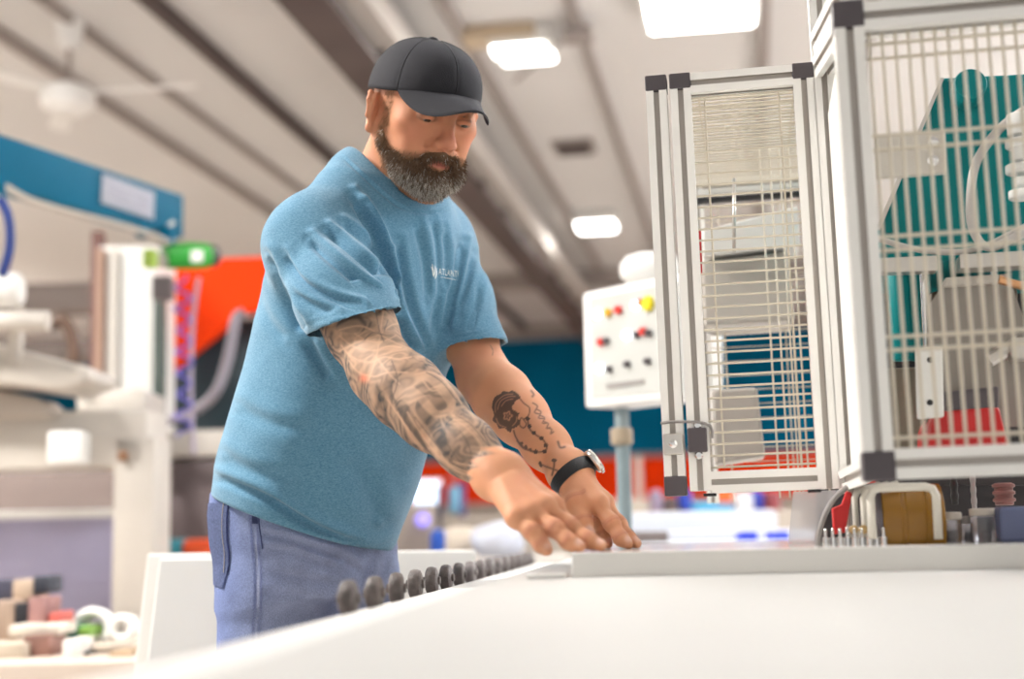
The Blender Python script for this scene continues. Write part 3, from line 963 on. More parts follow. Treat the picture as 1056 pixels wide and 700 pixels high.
# sleeve folds
for pts, dp, w in (([(292, 262), (310, 288), (340, 306), (372, 314)], .006, 4), ([(318, 246), (345, 270), (375, 292), (402, 306)], .008, 4.5), ([(336, 236), (362, 256), (388, 276), (404, 292)], .007, 4),
                   ([(352, 228), (376, 244), (396, 264)], .005, 3.5), ([(300, 300), (318, 312), (345, 322)], .004, 4), ([(283, 290), (296, 310), (312, 330)], .004, 4),
                   ([(372, 212), (386, 236), (396, 262), (402, 292)], .010, 4), ([(362, 200), (378, 222), (392, 250)], .006, 4)): crease(pts, dp, w)
# under the arm and across the chest
for pts, dp, w in (([(398, 262), (404, 300), (412, 330), (430, 362)], .012, 5), ([(410, 250), (418, 290), (430, 330), (444, 366)], .005, 5), ([(430, 230), (440, 270), (444, 310)], .0045, 5),
                   ([(478, 250), (474, 280), (466, 312), (460, 340)], .012, 4), ([(488, 262), (482, 292), (470, 322)], .006, 4), ([(458, 236), (462, 262), (460, 300)], .0045, 4),
                   ([(446, 226), (452, 250), (454, 300), (448, 340)], .004, 4), ([(496, 290), (492, 316), (484, 342)], .004, 4), ([(272, 264), (290, 300), (316, 350), (340, 392)], .007, 6),
                   ([(262, 300), (276, 330), (296, 352)], .003, 7), ([(245, 420), (280, 436), (320, 440)], .003, 8), ([(230, 470), (262, 486), (300, 492)], .0035, 8),
                   ([(222, 492), (262, 506), (310, 536), (350, 556)], .005, 5), ([(240, 500), (280, 516), (330, 544), (370, 560)], .004, 4), ([(360, 470), (380, 500), (392, 540)], .004, 10)):
    crease(pts, dp, w, .5)
crease([(352, 160), (358, 166), (386, 191), (412, 212), (436, 219), (456, 217), (468, 208)], .0026, 1.3, .4)
for S__, E__ in ((S_R, E_R), (S_L, E_L)):
    u__ = E__ - S__; t__ = ((Vs - S__) @ u__) / (u__ @ u__); r__ = np.linalg.norm(Vs - S__ - t__[:, None] * u__, axis=1)
    inner_ = (r__ < .075) & (t__ > .2) & (np.einsum('ij,ij->i', Ns, Vs - S__ - t__[:, None] * u__) < 0)
    disp[inner_] = 0
disp *= sstep(-.1, .25, fcs) * 1.6
for hl in ([(305, 349), (345, 334), (412, 321)], [(455, 357), (520, 344)]):
    disp *= sstep(3, 14, line_dist(sx, sy, hl))
disp = np.maximum(disp, -.0095); disp[(sx > 440) & (sy < 350)] = np.maximum(disp[(sx > 440) & (sy < 350)], -.0055)
for hl in ([(309, 338), (345, 325), (407, 313)], [(463, 349), (514, 338)], [(218, 493), (262, 513), (300, 535), (345, 557), (385, 566), (407, 558)]):
    disp -= .0009 * np.exp(-(line_dist(sx, sy, hl) / 1.1) ** 2) * (fcs > 0)
disp += .0016 * pnoise(Vs, 26, 31, 3) + .0028 * pnoise(Vs * np.array((1, 1, .5)), 12, 32, 2)
Vs = Vs + Ns * disp[:, None]
shirt_m = bpy.data.materials.new('heather_jersey'); shirt_m.use_nodes = True
def _shirt(nt):
    N_, L_ = nt.nodes, nt.links; b = N_['Principled BSDF']
    tc = N_.new('ShaderNodeTexCoord')
    mp = N_.new('ShaderNodeMapping'); mp.inputs['Scale'].default_value = (1, 1, 2.6); L_.new(tc.outputs['Object'], mp.inputs['Vector'])
    n = N_.new('ShaderNodeTexNoise'); n.inputs['Scale'].default_value = 260; n.inputs['Detail'].default_value = 4; n.inputs['Roughness'].default_value = .7; L_.new(mp.outputs['Vector'], n.inputs['Vector'])
    r = N_.new('ShaderNodeValToRGB'); r.color_ramp.elements[0].position = .35; r.color_ramp.elements[1].position = .68
    r.color_ramp.elements[0].color = (.058, .185, .300, 1); r.color_ramp.elements[1].color = (.165, .345, .485, 1)
    L_.new(n.outputs['Fac'], r.inputs['Fac']); L_.new(r.outputs['Color'], b.inputs['Base Color'])
    b.inputs['Roughness'].default_value = .85; b.inputs['Specular IOR Level'].default_value = .2
    b.inputs['Sheen Weight'].default_value = .25; b.inputs['Sheen Roughness'].default_value = .5
    bp = N_.new('ShaderNodeBump'); bp.inputs['Strength'].default_value = .25; bp.inputs['Distance'].default_value = .001
    L_.new(n.outputs['Fac'], bp.inputs['Height']); L_.new(bp.outputs['Normal'], b.inputs['Normal'])
_shirt(shirt_m.node_tree)
shirt = np_mesh('t_shirt', loc(Vs), Fs, shirt_m, person)
SHIRT_BVH = BVHTree.FromPolygons([tuple(p) for p in Vs], [tuple(int(q) for q in f) for f in Fs])
# neckband: a ribbed ring following the opening
def on_shirt(pxx, pyy, off=.0005):
    d = ray(pxx, pyy).normalized()
    h, nrm, i, dist = SHIRT_BVH.ray_cast(Vector((0, 0, 0)), d)
    return (h + (nrm if nrm.dot(d) < 0 else -nrm) * off, nrm) if h else (None, None)
# chest print
def print_mesh():
    bm = bmesh.new()
    cu = bpy.data.curves.new('letters', 'FONT'); cu.body = 'ATLANTI'; cu.size = 1.0; cu.resolution_u = 4
    cu.space_character = 1.12
    to = bpy.data.objects.new('letters', cu); COL.objects.link(to)
    dg = bpy.context.evaluated_depsgraph_get(); me = bpy.data.meshes.new_from_object(to.evaluated_get(dg))
    bpy.data.objects.remove(to)
    b2 = bmesh.new(); b2.from_mesh(me)
    xs = [v.co.x for v in b2.verts]; ys = [v.co.y for v in b2.verts]
    x0, x1, y0, y1 = min(xs), max(xs), min(ys), max(ys)
    for v in b2.verts:
        fx = (v.co.x - x0) / (x1 - x0); fy = (v.co.y - y0) / (y1 - y0)
        v.co = Vector((fx * 20.0, fy * 5.6, 0))
    b2.to_mesh(me); b2.free()
    return me
me = print_mesh()
bm = bmesh.new(); bm.from_mesh(me)
def strip(pts, w):
    for i in range(len(pts) - 1):
        (x1, y1), (x2, y2) = pts[i], pts[i + 1]
        L = math.hypot(x2 - x1, y2 - y1); nx, ny = -(y2 - y1) / L * w / 2, (x2 - x1) / L * w / 2
        w1 = .3 if i == 0 else 1; w2 = .3 if i == len(pts) - 2 else 1
        bm.faces.new([bm.verts.new((x1 + nx * w1, y1 + ny * w1, 0)), bm.verts.new((x2 + nx * w2, y2 + ny * w2, 0)), bm.verts.new((x2 - nx * w2, y2 - ny * w2, 0)), bm.verts.new((x1 - nx * w1, y1 - ny * w1, 0))])
strip([(1.5, -2.2), (10, -2.2), (19.5, -2.6)], .55)
strip([(-6.5, 8.5), (-5.8, 3), (-5.6, -1.5), (-4.6, -3)], 1.2)
strip([(-4.0, 7.0), (-3.8, 3), (-4.6, -1), (-4.8, -3)], 1.0)
strip([(-2.6, 5.5), (-2.2, 1.5), (-3.0, -2.0), (-4.0, -5.0)], 1.0)
strip([(-7.6, 6), (-6.6, 3.4), (-5.6, .5)], .8)
bmesh.ops.subdivide_edges(bm, edges=[e for e in bm.edges if e.calc_length() > 2.5], cuts=2)
bmesh.ops.triangulate(bm, faces=bm.faces[:])
for v in bm.verts:
    x, y = v.co.x, v.co.y
    p, nr = on_shirt(452.0 + x * 1.0, 282.8 - y * 1.15 + x * .17, .0012)
    if p is not None: v.co = Vector(V3(p) - BASE_L)
obj('chest_print', bm, mat('print_white', (.82, .86, .84), .6), shirt, 'white printed chest logo')

# ---------------------------------------------------------------- jeans
def jeans_field():
    f = Field()
    rows = [(505, 312, 2.385, .150, .124), (530, 312, 2.385, .154, .131), (560, 314, 2.385, .154, .133), (590, 318, 2.385, .150, .128), (615, 322, 2.38, .140, .118)]
    K = []
    for py_, px_, Y, a, b in rows:
        p = Q(px_, py_, Y); K.append((p.z, p.x, p.y, a, b))
    zs = [k[0] for k in K]
    top = np.array((K[2][1], K[2][2], max(zs))); bot = np.array((K[2][1], K[2][2], min(zs)))
    f.add(section_fn(K, 0, min(zs), max(zs), 2.4), bot, top, .27, .02)
    c = np.array((K[3][1], K[3][2], 0))
    for s in (-1, 1):
        hipj = c + LAT * s * .072 + np.array((0, 0, -.10)) + FWD * .0
        knee = c + LAT * s * .098 + np.array((0, 0, -.50)) + FWD * (.02 if s < 0 else .05)
        ank = c + LAT * s * .125 + np.array((0, 0, -.885)) + FWD * (-.04 if s < 0 else .03)
        mid = hipj * .5 + knee * .5
        f.chain([hipj, mid, knee, knee * .45 + ank * .55, ank], [.086, .082, .072, .068, .064], .04)
        LEG[s] = ank
    f.half((0, 0, -.925), (0, 0, -1), .003)
    return f
LEG = {}
Vj, Fj = jeans_field().mesh(h=.0045, relax=2)
Nj = vnormals(Vj, Fj); sx, sy = project_np(Vj); fcs = facing(Vj, Nj)
disp = np.zeros(len(Vj))
for pts, dp, w in (([(262, 528), (264, 560), (266, 600), (264, 660)], .003, 1.6),):
    crease(pts, dp, w, .9)
for pts, dp, w in (([(268, 550), (300, 556), (340, 572)], .005, 4), ([(272, 566), (310, 572), (350, 588)], .005, 4), ([(300, 560), (345, 572), (378, 592)], .006, 5), ([(280, 590), (320, 596), (352, 604)], .004, 4),
                   ([(384, 572), (380, 592), (372, 620)], .012, 4), ([(400, 568), (396, 590), (386, 612)], .004, 4), ([(268, 610), (300, 612), (340, 622)], .003, 4)):
    crease(pts, dp, w, .6)
disp *= sstep(-.1, .25, fcs)
disp += .0020 * pnoise(Vj, 24, 41, 3)
Vj = Vj + Nj * disp[:, None]
# fading is in the cloth: paler thigh fronts, darker seams
fx = (Vj - np.array((Q(314, 590, 2.385).x, 2.385, 0))) @ FWD
Cj = np.tile(np.array((.165, .215, .415)), (len(Vj), 1))
Cj = lerp(Cj, (.29, .34, .50), .75 * sstep(-.02, .10, fx + .03 * pnoise(Vj, 20, 43)))
seam = line_dist(sx, sy, curve2([(261, 520), (263, 560), (266, 600), (264, 670)]))
Cj = lerp(Cj, (.07, .09, .24), .6 * np.exp(-((seam - 3) / 1.6) ** 2) * (fcs > 0))
Cj = lerp(Cj, (.42, .45, .55), .5 * np.exp(-(seam / .9) ** 2) * (fcs > 0))
Cj *= (1 + .10 * pnoise(Vj, 90, 44))[:, None]
denim_m = attr_mat('denim', .85, 0, .6, 420, .2)
def _denim(nt):
    N_, L_ = nt.nodes, nt.links; b = N_['Principled BSDF']; at = [n for n in N_ if n.type == 'ATTRIBUTE'][0]
    tc = N_.new('ShaderNodeTexCoord'); mp = N_.new('ShaderNodeMapping'); mp.inputs['Scale'].default_value = (1, 1, .35); L_.new(tc.outputs['Object'], mp.inputs['Vector'])
    n = N_.new('ShaderNodeTexNoise'); n.inputs['Scale'].default_value = 1000; n.inputs['Detail'].default_value = 3; L_.new(mp.outputs['Vector'], n.inputs['Vector'])
    r = N_.new('ShaderNodeMapRange'); r.inputs['From Min'].default_value = .3; r.inputs['From Max'].default_value = .7; r.inputs['To Min'].default_value = .72; r.inputs['To Max'].default_value = 1.28; L_.new(n.outputs['Fac'], r.inputs['Value'])
    h = N_.new('ShaderNodeHueSaturation'); L_.new(at.outputs['Color'], h.inputs['Color']); L_.new(r.outputs['Result'], h.inputs['Value']); L_.new(h.outputs['Color'], b.inputs['Base Color'])
_denim(denim_m.node_tree)
jeans = np_mesh('jeans', loc(Vj), Fj, denim_m, person, cols={'Col': np.clip(Cj, 0, 1)})
J_BVH = BVHTree.FromPolygons([tuple(p) for p in Vj], [tuple(int(q) for q in f) for f in Fj])
def on_jeans(a, b, off):
    d = ray(a, b).normalized(); h, n, i, ds = J_BVH.ray_cast(Vector((0, 0, 0)), d)
    if h is None: return None
    return h + (n if n.dot(d) < 0 else -n) * off
def patch(grid, name, m, off, parent):
    """grid: rows of pixel points, laid on the jeans with thickness"""
    bm = bmesh.new(); R_ = []
    for row in grid:
        rr = []
        for a, b in row:
            p = on_jeans(a, b, off)
            if p is None: return None
            rr.append(bm.verts.new(Vector(V3(p) - BASE_L)))
        R_.append(rr)
    for i in range(len(R_) - 1):
        for j in range(len(R_[0]) - 1): bm.faces.new((R_[i][j], R_[i][j + 1], R_[i + 1][j + 1], R_[i + 1][j]))
    bmesh.ops.solidify(bm, geom=bm.faces[:], thickness=.003)
    return obj(name, bm, m, parent, smooth=40)
def left_edge(y):
    x = 190
    while x < 260 and on_jeans(x, y, 0) is None: x += .25
    return x
g = []
for i in range(15):
    t = i / 14; y = 519 + 84 * t; xl = left_edge(y) + .8; xr = xl + 20 - 6 * max(0, t - .8) / .2 - 5 * t
    g.append([(xl + (xr - xl) * k / 6, y - 2.0 * k / 6 + 5 * max(0, t - .8) / .2 * (k / 6)) for k in range(7)])
pk = patch(g, 'back_pocket', mat('denim_pocket', (.20, .25, .45), .85, bump=.6, bscale=420, var=.25, vscale=300, spec=.2), .0030, jeans)
def stitch(pts, name, col, off=.0045, r=.0007):
    P_ = [on_jeans(a, b, off) for a, b in curve2(pts, 5)]
    P_ = [Vector(V3(p) - BASE_L) for p in P_ if p is not None]
    if len(P_) > 2:
        bm = bmesh.new(); add_tube(bm, P_, r, 5); obj(name, bm, col, jeans, smooth=True)
stc = mat('stitch_pale', (.50, .46, .42), .8); std = mat('stitch_dark', (.05, .07, .20), .8)
stitch([(row[5][0], row[5][1]) for row in g[::3]], 'pocket_stitch', stc); stitch([(row[6][0] + .6, row[6][1]) for row in g[::3]], 'pocket_edge', std, .0025, .0012)
stitch([(266, 523), (268, 545), (271, 566)], 'seam_stitch', std, .001, .0010)
stitch([(270, 524), (290, 533), (300, 545)], 'front_pocket_edge', std, .001, .0012)
for k, (x, w) in enumerate(((263, 3.0),)):
    patch([[(x - w, y), (x, y), (x + w, y)] for y in (524, 529, 534, 540)], 'pocket_rivet_tab', mat('denim_dark', (.07, .09, .22), .85), .0015, jeans)
# shoes
for s in (-1, 1):
    f = Field(); a = LEG[s]; a = np.array((a[0], a[1], -ZC + .05))
    f.cap(a - FWD * .03, a + FWD * .15 + np.array((0, 0, -.012)), .043, .036, .03, 'u', ((0, 0, 1), 1.0))
    f.cap(a + np.array((0, 0, .02)), a + np.array((0, 0, .07)), .045, .045, .03)
    f.half((0, 0, -ZC + .002), (0, 0, -1), .004)
    v, q = f.mesh(h=.005)
    np_mesh('shoe', loc(v), q, mat('shoe_leather', (.05, .035, .025), .5), person)

# ---------------------------------------------------------------- watch on the left wrist
w_ax = (W_L - E_L); w_ax /= np.linalg.norm(w_ax)
wc = W_L + w_ax * .015
w_ax = w_ax * np.array((1, .45, 1)); w_ax /= np.linalg.norm(w_ax)
s1 = np.cross(w_ax, np.array((0, 0, 1.0))); s1 /= np.linalg.norm(s1); s2 = np.cross(s1, w_ax)
BT = BVHTree.FromPolygons([tuple(p) for p in BODY_V[::1]], [tuple(int(q) for q in f) for f in BODY_F])
def wrist_r(a, off=0):
    d = s1 * math.cos(a) + s2 * math.sin(a)
    c = wc + w_ax * off
    h, n, i, ds = BT.ray_cast(Vector(c), Vector(d))
    return min(ds, .036) if h else .029
bm = bmesh.new(); NW = 56; rings = []
RS = [[wrist_r(2 * PI * i / NW, o) for i in range(NW)] for o in (-.009, 0, .009)]
for (o, ex, q) in ((-.0095, .0002, 0), (-.0095, .0018, 0), (-.005, .0026, 1), (.005, .0026, 1), (.0095, .0018, 2), (.0095, .0002, 2)):
    rings.append([bm.verts.new(Vector(wc + w_ax * o + (s1 * math.cos(2 * PI * i / NW) + s2 * math.sin(2 * PI * i / NW)) * (RS[q][i] + ex) - BASE_L)) for i in range(NW)])
for k in range(6):
    for i in range(NW):
        j = (i + 1) % NW; bm.faces.new((rings[k][i], rings[k][j], rings[(k + 1) % 6][j], rings[(k + 1) % 6][i]))
strap = obj('watch_strap', bm, mat('watch_rubber', (.012, .013, .016), .45, bump=.4, bscale=500), person, smooth=50)
# case on the back of the wrist (far upper side)
ang = math.atan2(.75, .66)
best = None
for i in range(72):
    a = 2 * PI * i / 72; d = s1 * math.cos(a) + s2 * math.sin(a)
    sc = d @ np.array((.72, .10, .68))
    if best is None or sc > best[0]: best = (sc, a)
a = best[1]; d = s1 * math.cos(a) + s2 * math.sin(a); cc = wc + d * (wrist_r(a) + .001) - BASE_L
bm = bmesh.new(); add_lathe(bm, cc, d, [(.0175, 0), (.0190, .002), (.0190, .007), (.0175, .0095), (.0160, .0100), (.0155, .0092)], 36)
case = obj('watch_case', bm, mat('watch_steel', (.75, .74, .72), .22, 1.0), strap, smooth=40)
bm = bmesh.new(); add_lathe(bm, cc + d * .0090, d, [(.0150, 0), (.0148, .0006)], 32); obj('watch_face', bm, mat('watch_dial', (.02, .02, .025), .15), case)
t_ = w_ax * .0 + np.cross(d, w_ax)
bm = bmesh.new(); add_cyl(bm, cc + d * .0045 + w_ax * .0185, cc + d * .0045 + w_ax * .0225, .0026, seg=12); obj('crown', bm, MATS['watch_steel'], case, smooth=40)
# ================================================================ the hall (world frame)
EXPOSURE = 0.13
Z_CEIL, Y_BACK = 3.80, 20.0
def struct(name, bm, m, **k):
    o = obj(name, bm, m, **k); o['kind'] = 'structure'; return o
def pix(px, py, yw): return hitW(px, py, 1, yw)
def pix_prism(bm, poly, yw, thick):
    A = [bm.verts.new(pix(a, b, yw)) for a, b in poly]
    B = [bm.verts.new(v.co + Vector((0, thick, 0))) for v in A]
    n = len(poly); bm.faces.new(A); bm.faces.new(B[::-1])
    for i in range(n):
        j = (i + 1) % n; bm.faces.new((A[j], A[i], B[i], B[j]))
def bev(bm, w, seg=2):
    bmesh.ops.remove_doubles(bm, verts=bm.verts[:], dist=1e-5)
    bmesh.ops.recalc_face_normals(bm, faces=bm.faces[:])
    es = [e for e in bm.edges if len(e.link_faces) == 2 and e.calc_face_angle(0) > .5]
    bmesh.ops.bevel(bm, geom=es, offset=w, segments=seg, affect='EDGES', profile=.5)

m_ceil = mat('ceiling_panels', (.755, .745, .735), .75, var=.05, vscale=.35)
m_beam = mat('dark_steel', (.10, .075, .070), .6, var=.1, vscale=3)
m_purlin = mat('purlin_grey', (.34, .30, .28), .6)
m_beam_w = mat('painted_duct', (.62, .58, .54), .8)
m_floor = mat('concrete_floor', (.42, .38, .34), .5, var=.15, vscale=1.5)
m_blue = mat('wall_blue', (.001, .125, .250), .8, spec=.05, var=.05, vscale=.7)
m_orange = mat('wall_orange', (.85, .045, .003), .8, spec=.05)
m_wallgrey = mat('wall_grey', (.42, .37, .33), .7, var=.08, vscale=1)
m_white = mat('white_paint', (.80, .79, .76), .45)
m_offwhite = mat('offwhite_paint', (.54, .50, .45), .5, var=.05, vscale=4)
m_black = mat('black_plastic', (.02, .02, .022), .5)
m_dgrey = mat('dark_grey_plastic', (.075, .068, .072), .55)
m_grey = mat('mid_grey', (.28, .26, .25), .55)

X0, X1, Y0 = -11.0, 9.0, -3.0
bm = bmesh.new(); add_box(bm, ((X0 + X1) / 2, (Y0 + Y_BACK) / 2, -.05), (X1 - X0, Y_BACK - Y0, .1)); struct('floor', bm, m_floor)
bm = bmesh.new(); add_box(bm, ((X0 + X1) / 2, (Y0 + Y_BACK) / 2, Z_CEIL + .05), (X1 - X0, Y_BACK - Y0, .1)); struct('ceiling', bm, m_ceil)
z1 = hitW(640, 470, 1, Y_BACK).z; z0 = hitW(640, 515, 1, Y_BACK).z
for nm, a, b, m in (('wall_back', -.0, z0, m_wallgrey), ('wall_back', z0, z1, m_orange), ('wall_back', z1, Z_CEIL, m_blue)):
    bm = bmesh.new(); add_box(bm, ((X0 + X1) / 2, Y_BACK + .1, (a + b) / 2), (X1 - X0, .2, b - a)); struct(nm, bm, m)
bm = bmesh.new(); add_box(bm, (X0 - .1, (Y0 + Y_BACK) / 2, Z_CEIL / 2), (.2, Y_BACK - Y0, Z_CEIL)); struct('wall_left', bm, m_wallgrey)
bm = bmesh.new(); add_box(bm, (X1 + .1, (Y0 + Y_BACK) / 2, Z_CEIL / 2), (.2, Y_BACK - Y0, Z_CEIL)); struct('wall_right', bm, m_wallgrey)
bm = bmesh.new(); add_box(bm, ((X0 + X1) / 2, Y_BACK - .03, z1), (X1 - X0, .06, .05)); struct('trim_1', bm, m_purlin)

def runner(name, x, w, z, h, m, y0=Y0, y1=Y_BACK):
    bm = bmesh.new(); add_box(bm, (x, (y0 + y1) / 2, z + h / 2), (w, y1 - y0, h)); return struct(name, bm, m)
# heavy beam and the pale duct beside it
zb = 3.38
xa, xb = hitW(283, 0, 2, zb).x, hitW(338, 0, 2, zb).x
bm = bmesh.new(); W_ = xb - xa; xm = (xa + xb) / 2
add_box(bm, (xm, (Y0 + Y_BACK) / 2, zb + .015), (W_, Y_BACK - Y0, .03)); add_box(bm, (xm, (Y0 + Y_BACK) / 2, Z_CEIL - .015), (W_, Y_BACK - Y0, .03))
add_box(bm, (xm, (Y0 + Y_BACK) / 2, (zb + Z_CEIL) / 2), (.03, Y_BACK - Y0, Z_CEIL - zb - .02))
for k in range(24): add_box(bm, (xm, Y0 + .5 + k * .95, (zb + Z_CEIL) / 2), (W_ * .92, .03, Z_CEIL - zb - .05))
struct('ceiling_beam', bm, m_beam)
zd = 3.50; xc, xd = hitW(345, 0, 2, zd).x, hitW(378, 0, 2, zd).x
runner('ceiling_duct', (xc + xd) / 2, xd - xc, zd, .16, m_beam_w)
def line_x(px, py, z): return hitW(px, py, 2, z).x
for (a, b, w, m, h) in ((145, 0, .075, m_beam, .09), (5, 45, .07, m_purlin, .07), (90, 38, .06, m_purlin, .05), (452, 0, .075, m_purlin, .06), (586, 0, .07, m_purlin, .06),
                        (789, 0, .085, m_purlin, .08), (905, 0, .07, m_purlin, .06)):
    runner('ceiling_purlin', line_x(a, b, Z_CEIL - h), w * .7, Z_CEIL - h, h, m)
for y in (15.2, 19.2):
    bm = bmesh.new(); add_box(bm, ((X0 + X1) / 2, y, Z_CEIL - .09), (X1 - X0, .14, .18)); struct('ceiling_crossbeam', bm, m_purlin)
# conduit with junction box
bm = bmesh.new(); j = hitW(596, 36, 2, Z_CEIL - .09); add_box(bm, (j.x, j.y, Z_CEIL - .09), (.16, .16, .06), .01)
add_tube(bm, [(j.x - .5, j.y + .9, Z_CEIL - .03), (j.x, j.y, Z_CEIL - .05)], .012, 8)
tag(obj('junction_box', bm, m_purlin), 'small grey ceiling junction box beside the front bright light', 'junction box')
v = hitW(592, 149, 2, Z_CEIL)
t = thing('ceiling_vent', 'small dark ceiling vent between the bright rectangular lights', 'vent', (v.x, v.y, Z_CEIL - .02))
bm = bmesh.new(); add_box(bm, (0, 0, 0), (.30, .34, .03), .004); obj('frame', bm, m_purlin, t)
bm = bmesh.new()
for k in range(5): add_box(bm, (0, -.12 + k * .06, -.02), (.24, .02, .02))
obj('slat', bm, m_beam, t)
v = hitW(515, 30, 2, Z_CEIL)
t = thing('unlit_light', 'unlit tan ceiling fitting next to the twin-tube bright light', 'light', (v.x, v.y, Z_CEIL - .04))
bm = bmesh.new(); add_box(bm, (0, 0, 0), (.42, .22, .07), .01); obj('housing', bm, mat('tan_plastic', (.50, .40, .28), .6), t)

# ---- lamps
m_lamp = mat('lamp_glow', (.9, .9, .88), .4, emit=(1, .985, .95), estr=9.0)
m_fan = mat('fan_white', (.95, .95, .94), .4)
def ceiling_lamp(px, py, w, l, tubes, label, z=Z_CEIL - .12, power=0, xy=None, group=None):
    if xy is None:
        p = hitW(px, py, 2, z); xy = (p.x, p.y)
    t = thing('ceiling_light', label, 'light', (xy[0], xy[1], z), 0, group)
    bm = bmesh.new(); add_box(bm, (0, 0, .06), (w + .05, l + .05, .10), .01); obj('housing', bm, m_white, t)
    for k in range(tubes):
        bm = bmesh.new(); y = (k - (tubes - 1) / 2) * l / tubes
        add_box(bm, ((k - (tubes - 1) / 2) * .03, y, 0), (w, l / tubes * .92, .03), .013, seg=3); obj('diffuser', bm, m_lamp, t, smooth=40)
    if power:
        ld = bpy.data.lights.new('lamp', 'AREA'); ld.shape = 'RECTANGLE'; ld.size = w; ld.size_y = l; ld.energy = power; ld.color = (1, .965, .92)
        lo = bpy.data.objects.new('lamp', ld); COL.objects.link(lo); lo.parent = t; lo.location = (0, 0, -.03)
    return t
ceiling_lamp(540, 56, .30, .29, 2, 'bright twin-tube ceiling light just right of the man\'s cap', power=25)
ceiling_lamp(615, 234, .33, .36, 1, 'small bright ceiling light above the white button panel', power=20)
ceiling_lamp(722, 8, .56, .66, 1, 'large glowing ceiling light at the top edge above the guard door', power=60)
OFF = 'added unseen ceiling lights'  # unseen key and fill lights added to light the man and hall
for x, y, e in ((-3.0, 1.9, 270), (2.8, 2.4, 24), (-4.6, 4.6, 90)):
    ceiling_lamp(0, 0, 1.2, .6, 2, 'added unseen twin-tube ceiling light for the man and hall', power=e, xy=(x, y), group=OFF)
# unseen suspended lamps added to brighten the ceiling and hall
for x, y, e in ((-6.6, 4.0, 130), (-7.6, 9.0, 230), (-10.0, 14.5, 320), (4.4, 5.0, 520), (4.8, 10.0, 600), (5.6, 15.5, 400), (.6, 3.4, 120)):
    t = thing('added_fill_lamp', 'added unseen suspended lamp brightening the ceiling', 'light', (x, y, 3.25), 0, 'added unseen fill lamps')
    bm = bmesh.new(); add_box(bm, (0, 0, 0), (1.2, .25, .06), .02); obj('housing', bm, m_white, t)
    bm = bmesh.new(); add_tube(bm, [(-.5, 0, .02), (-.5, 0, Z_CEIL - 3.25)], .006, 6); obj('wire', bm, m_grey, t)
    bm = bmesh.new(); add_tube(bm, [(.5, 0, .02), (.5, 0, Z_CEIL - 3.25)], .006, 6); obj('wire', bm, m_grey, t)
    for up, k in ((1, .85), (0, .6 if abs(x) > 3 else .05)):
        ld = bpy.data.lights.new('lamp', 'AREA'); ld.shape = 'RECTANGLE'; ld.size = 1.1; ld.size_y = .2; ld.energy = e * k; ld.color = (.93, .96, 1) if 0 < x and y < 11 else (1, .91, .82)
        lo = bpy.data.objects.new('lamp', ld); COL.objects.link(lo); lo.parent = t; lo.location = (0, 0, .045 if up else -.045)
        if up: lo.rotation_euler = (PI, 0, 0)
# added even fill light from the world; hall left open behind the camera
wd = bpy.data.worlds.new('world'); SC.world = wd; wd.use_nodes = True
bg = wd.node_tree.nodes['Background']; bg.inputs[0].default_value = (1.0, .98, .95, 1); bg.inputs[1].default_value = .68

# ---- ceiling fan
p = hitW(72, 20, 2, Z_CEIL); q = ray(75, 104); YF = (RW.inverted() @ (p - CAM)).y
ft = thing('ceiling_fan', 'white ceiling fan hanging on a rod at upper left', 'fan', (p.x, p.y, Z_CEIL))
hub = toW(Q(75, 103, YF)); dz = hub.z - Z_CEIL
bm = bmesh.new(); add_lathe(bm, (0, 0, 0), (0, 0, -1), [(.075, 0), (.08, .03), (.06, .14), (.03, .17)], 24); obj('canopy', bm, m_fan, ft, smooth=40)
bm = bmesh.new(); add_cyl(bm, (0, 0, -.15), (0, 0, dz + .08), .014, seg=10); obj('rod', bm, m_purlin, ft, smooth=40)
bm = bmesh.new(); add_lathe(bm, (0, 0, dz + .10), (0, 0, -1), [(.03, 0), (.13, .04), (.15, .09), (.14, .14), (.08, .18)], 28); obj('motor', bm, m_fan, ft, smooth=40)
for a in (-8, 112, 232):
    a = math.radians(a + 9.4); M = Matrix.Translation((0, 0, dz + .03)) @ Matrix.Rotation(a, 4, 'Z') @ Matrix.Rotation(math.radians(9), 4, 'X')
    bm = bmesh.new(); add_prism(bm, [(.12, -.02), (.25, -.045), (.68, -.060), (.72, -.03), (.72, .03), (.68, .060), (.25, .045), (.12, .02)], .008, M); obj('blade', bm, m_fan, ft)
# ================================================================ worktable, wheels and slab (level frame -> world)
def LW(x, y, z): return toW((x, y, z))
tdir = Vector((.1037, 1, 0)).normalized(); tperp = Vector((tdir.y, -tdir.x, 0))
E0 = Vector((-.203, 1.25, 0))                       # a point of the table's left edge
def TP(s, w, z): 
    """s along the edge (0 at E0), w to the right of the edge"""
    return E0 + tdir * s + tperp * w + Vector((0, 0, z))
TROT = YAW - math.atan2(tdir.x, tdir.y)
tab0 = TP(0, 0, 0)
table = thing('work_table', 'wide glossy white machine table in the foreground with a row of wheels along its edge', 'table', toW((tab0.x, tab0.y, -ZC)), TROT)
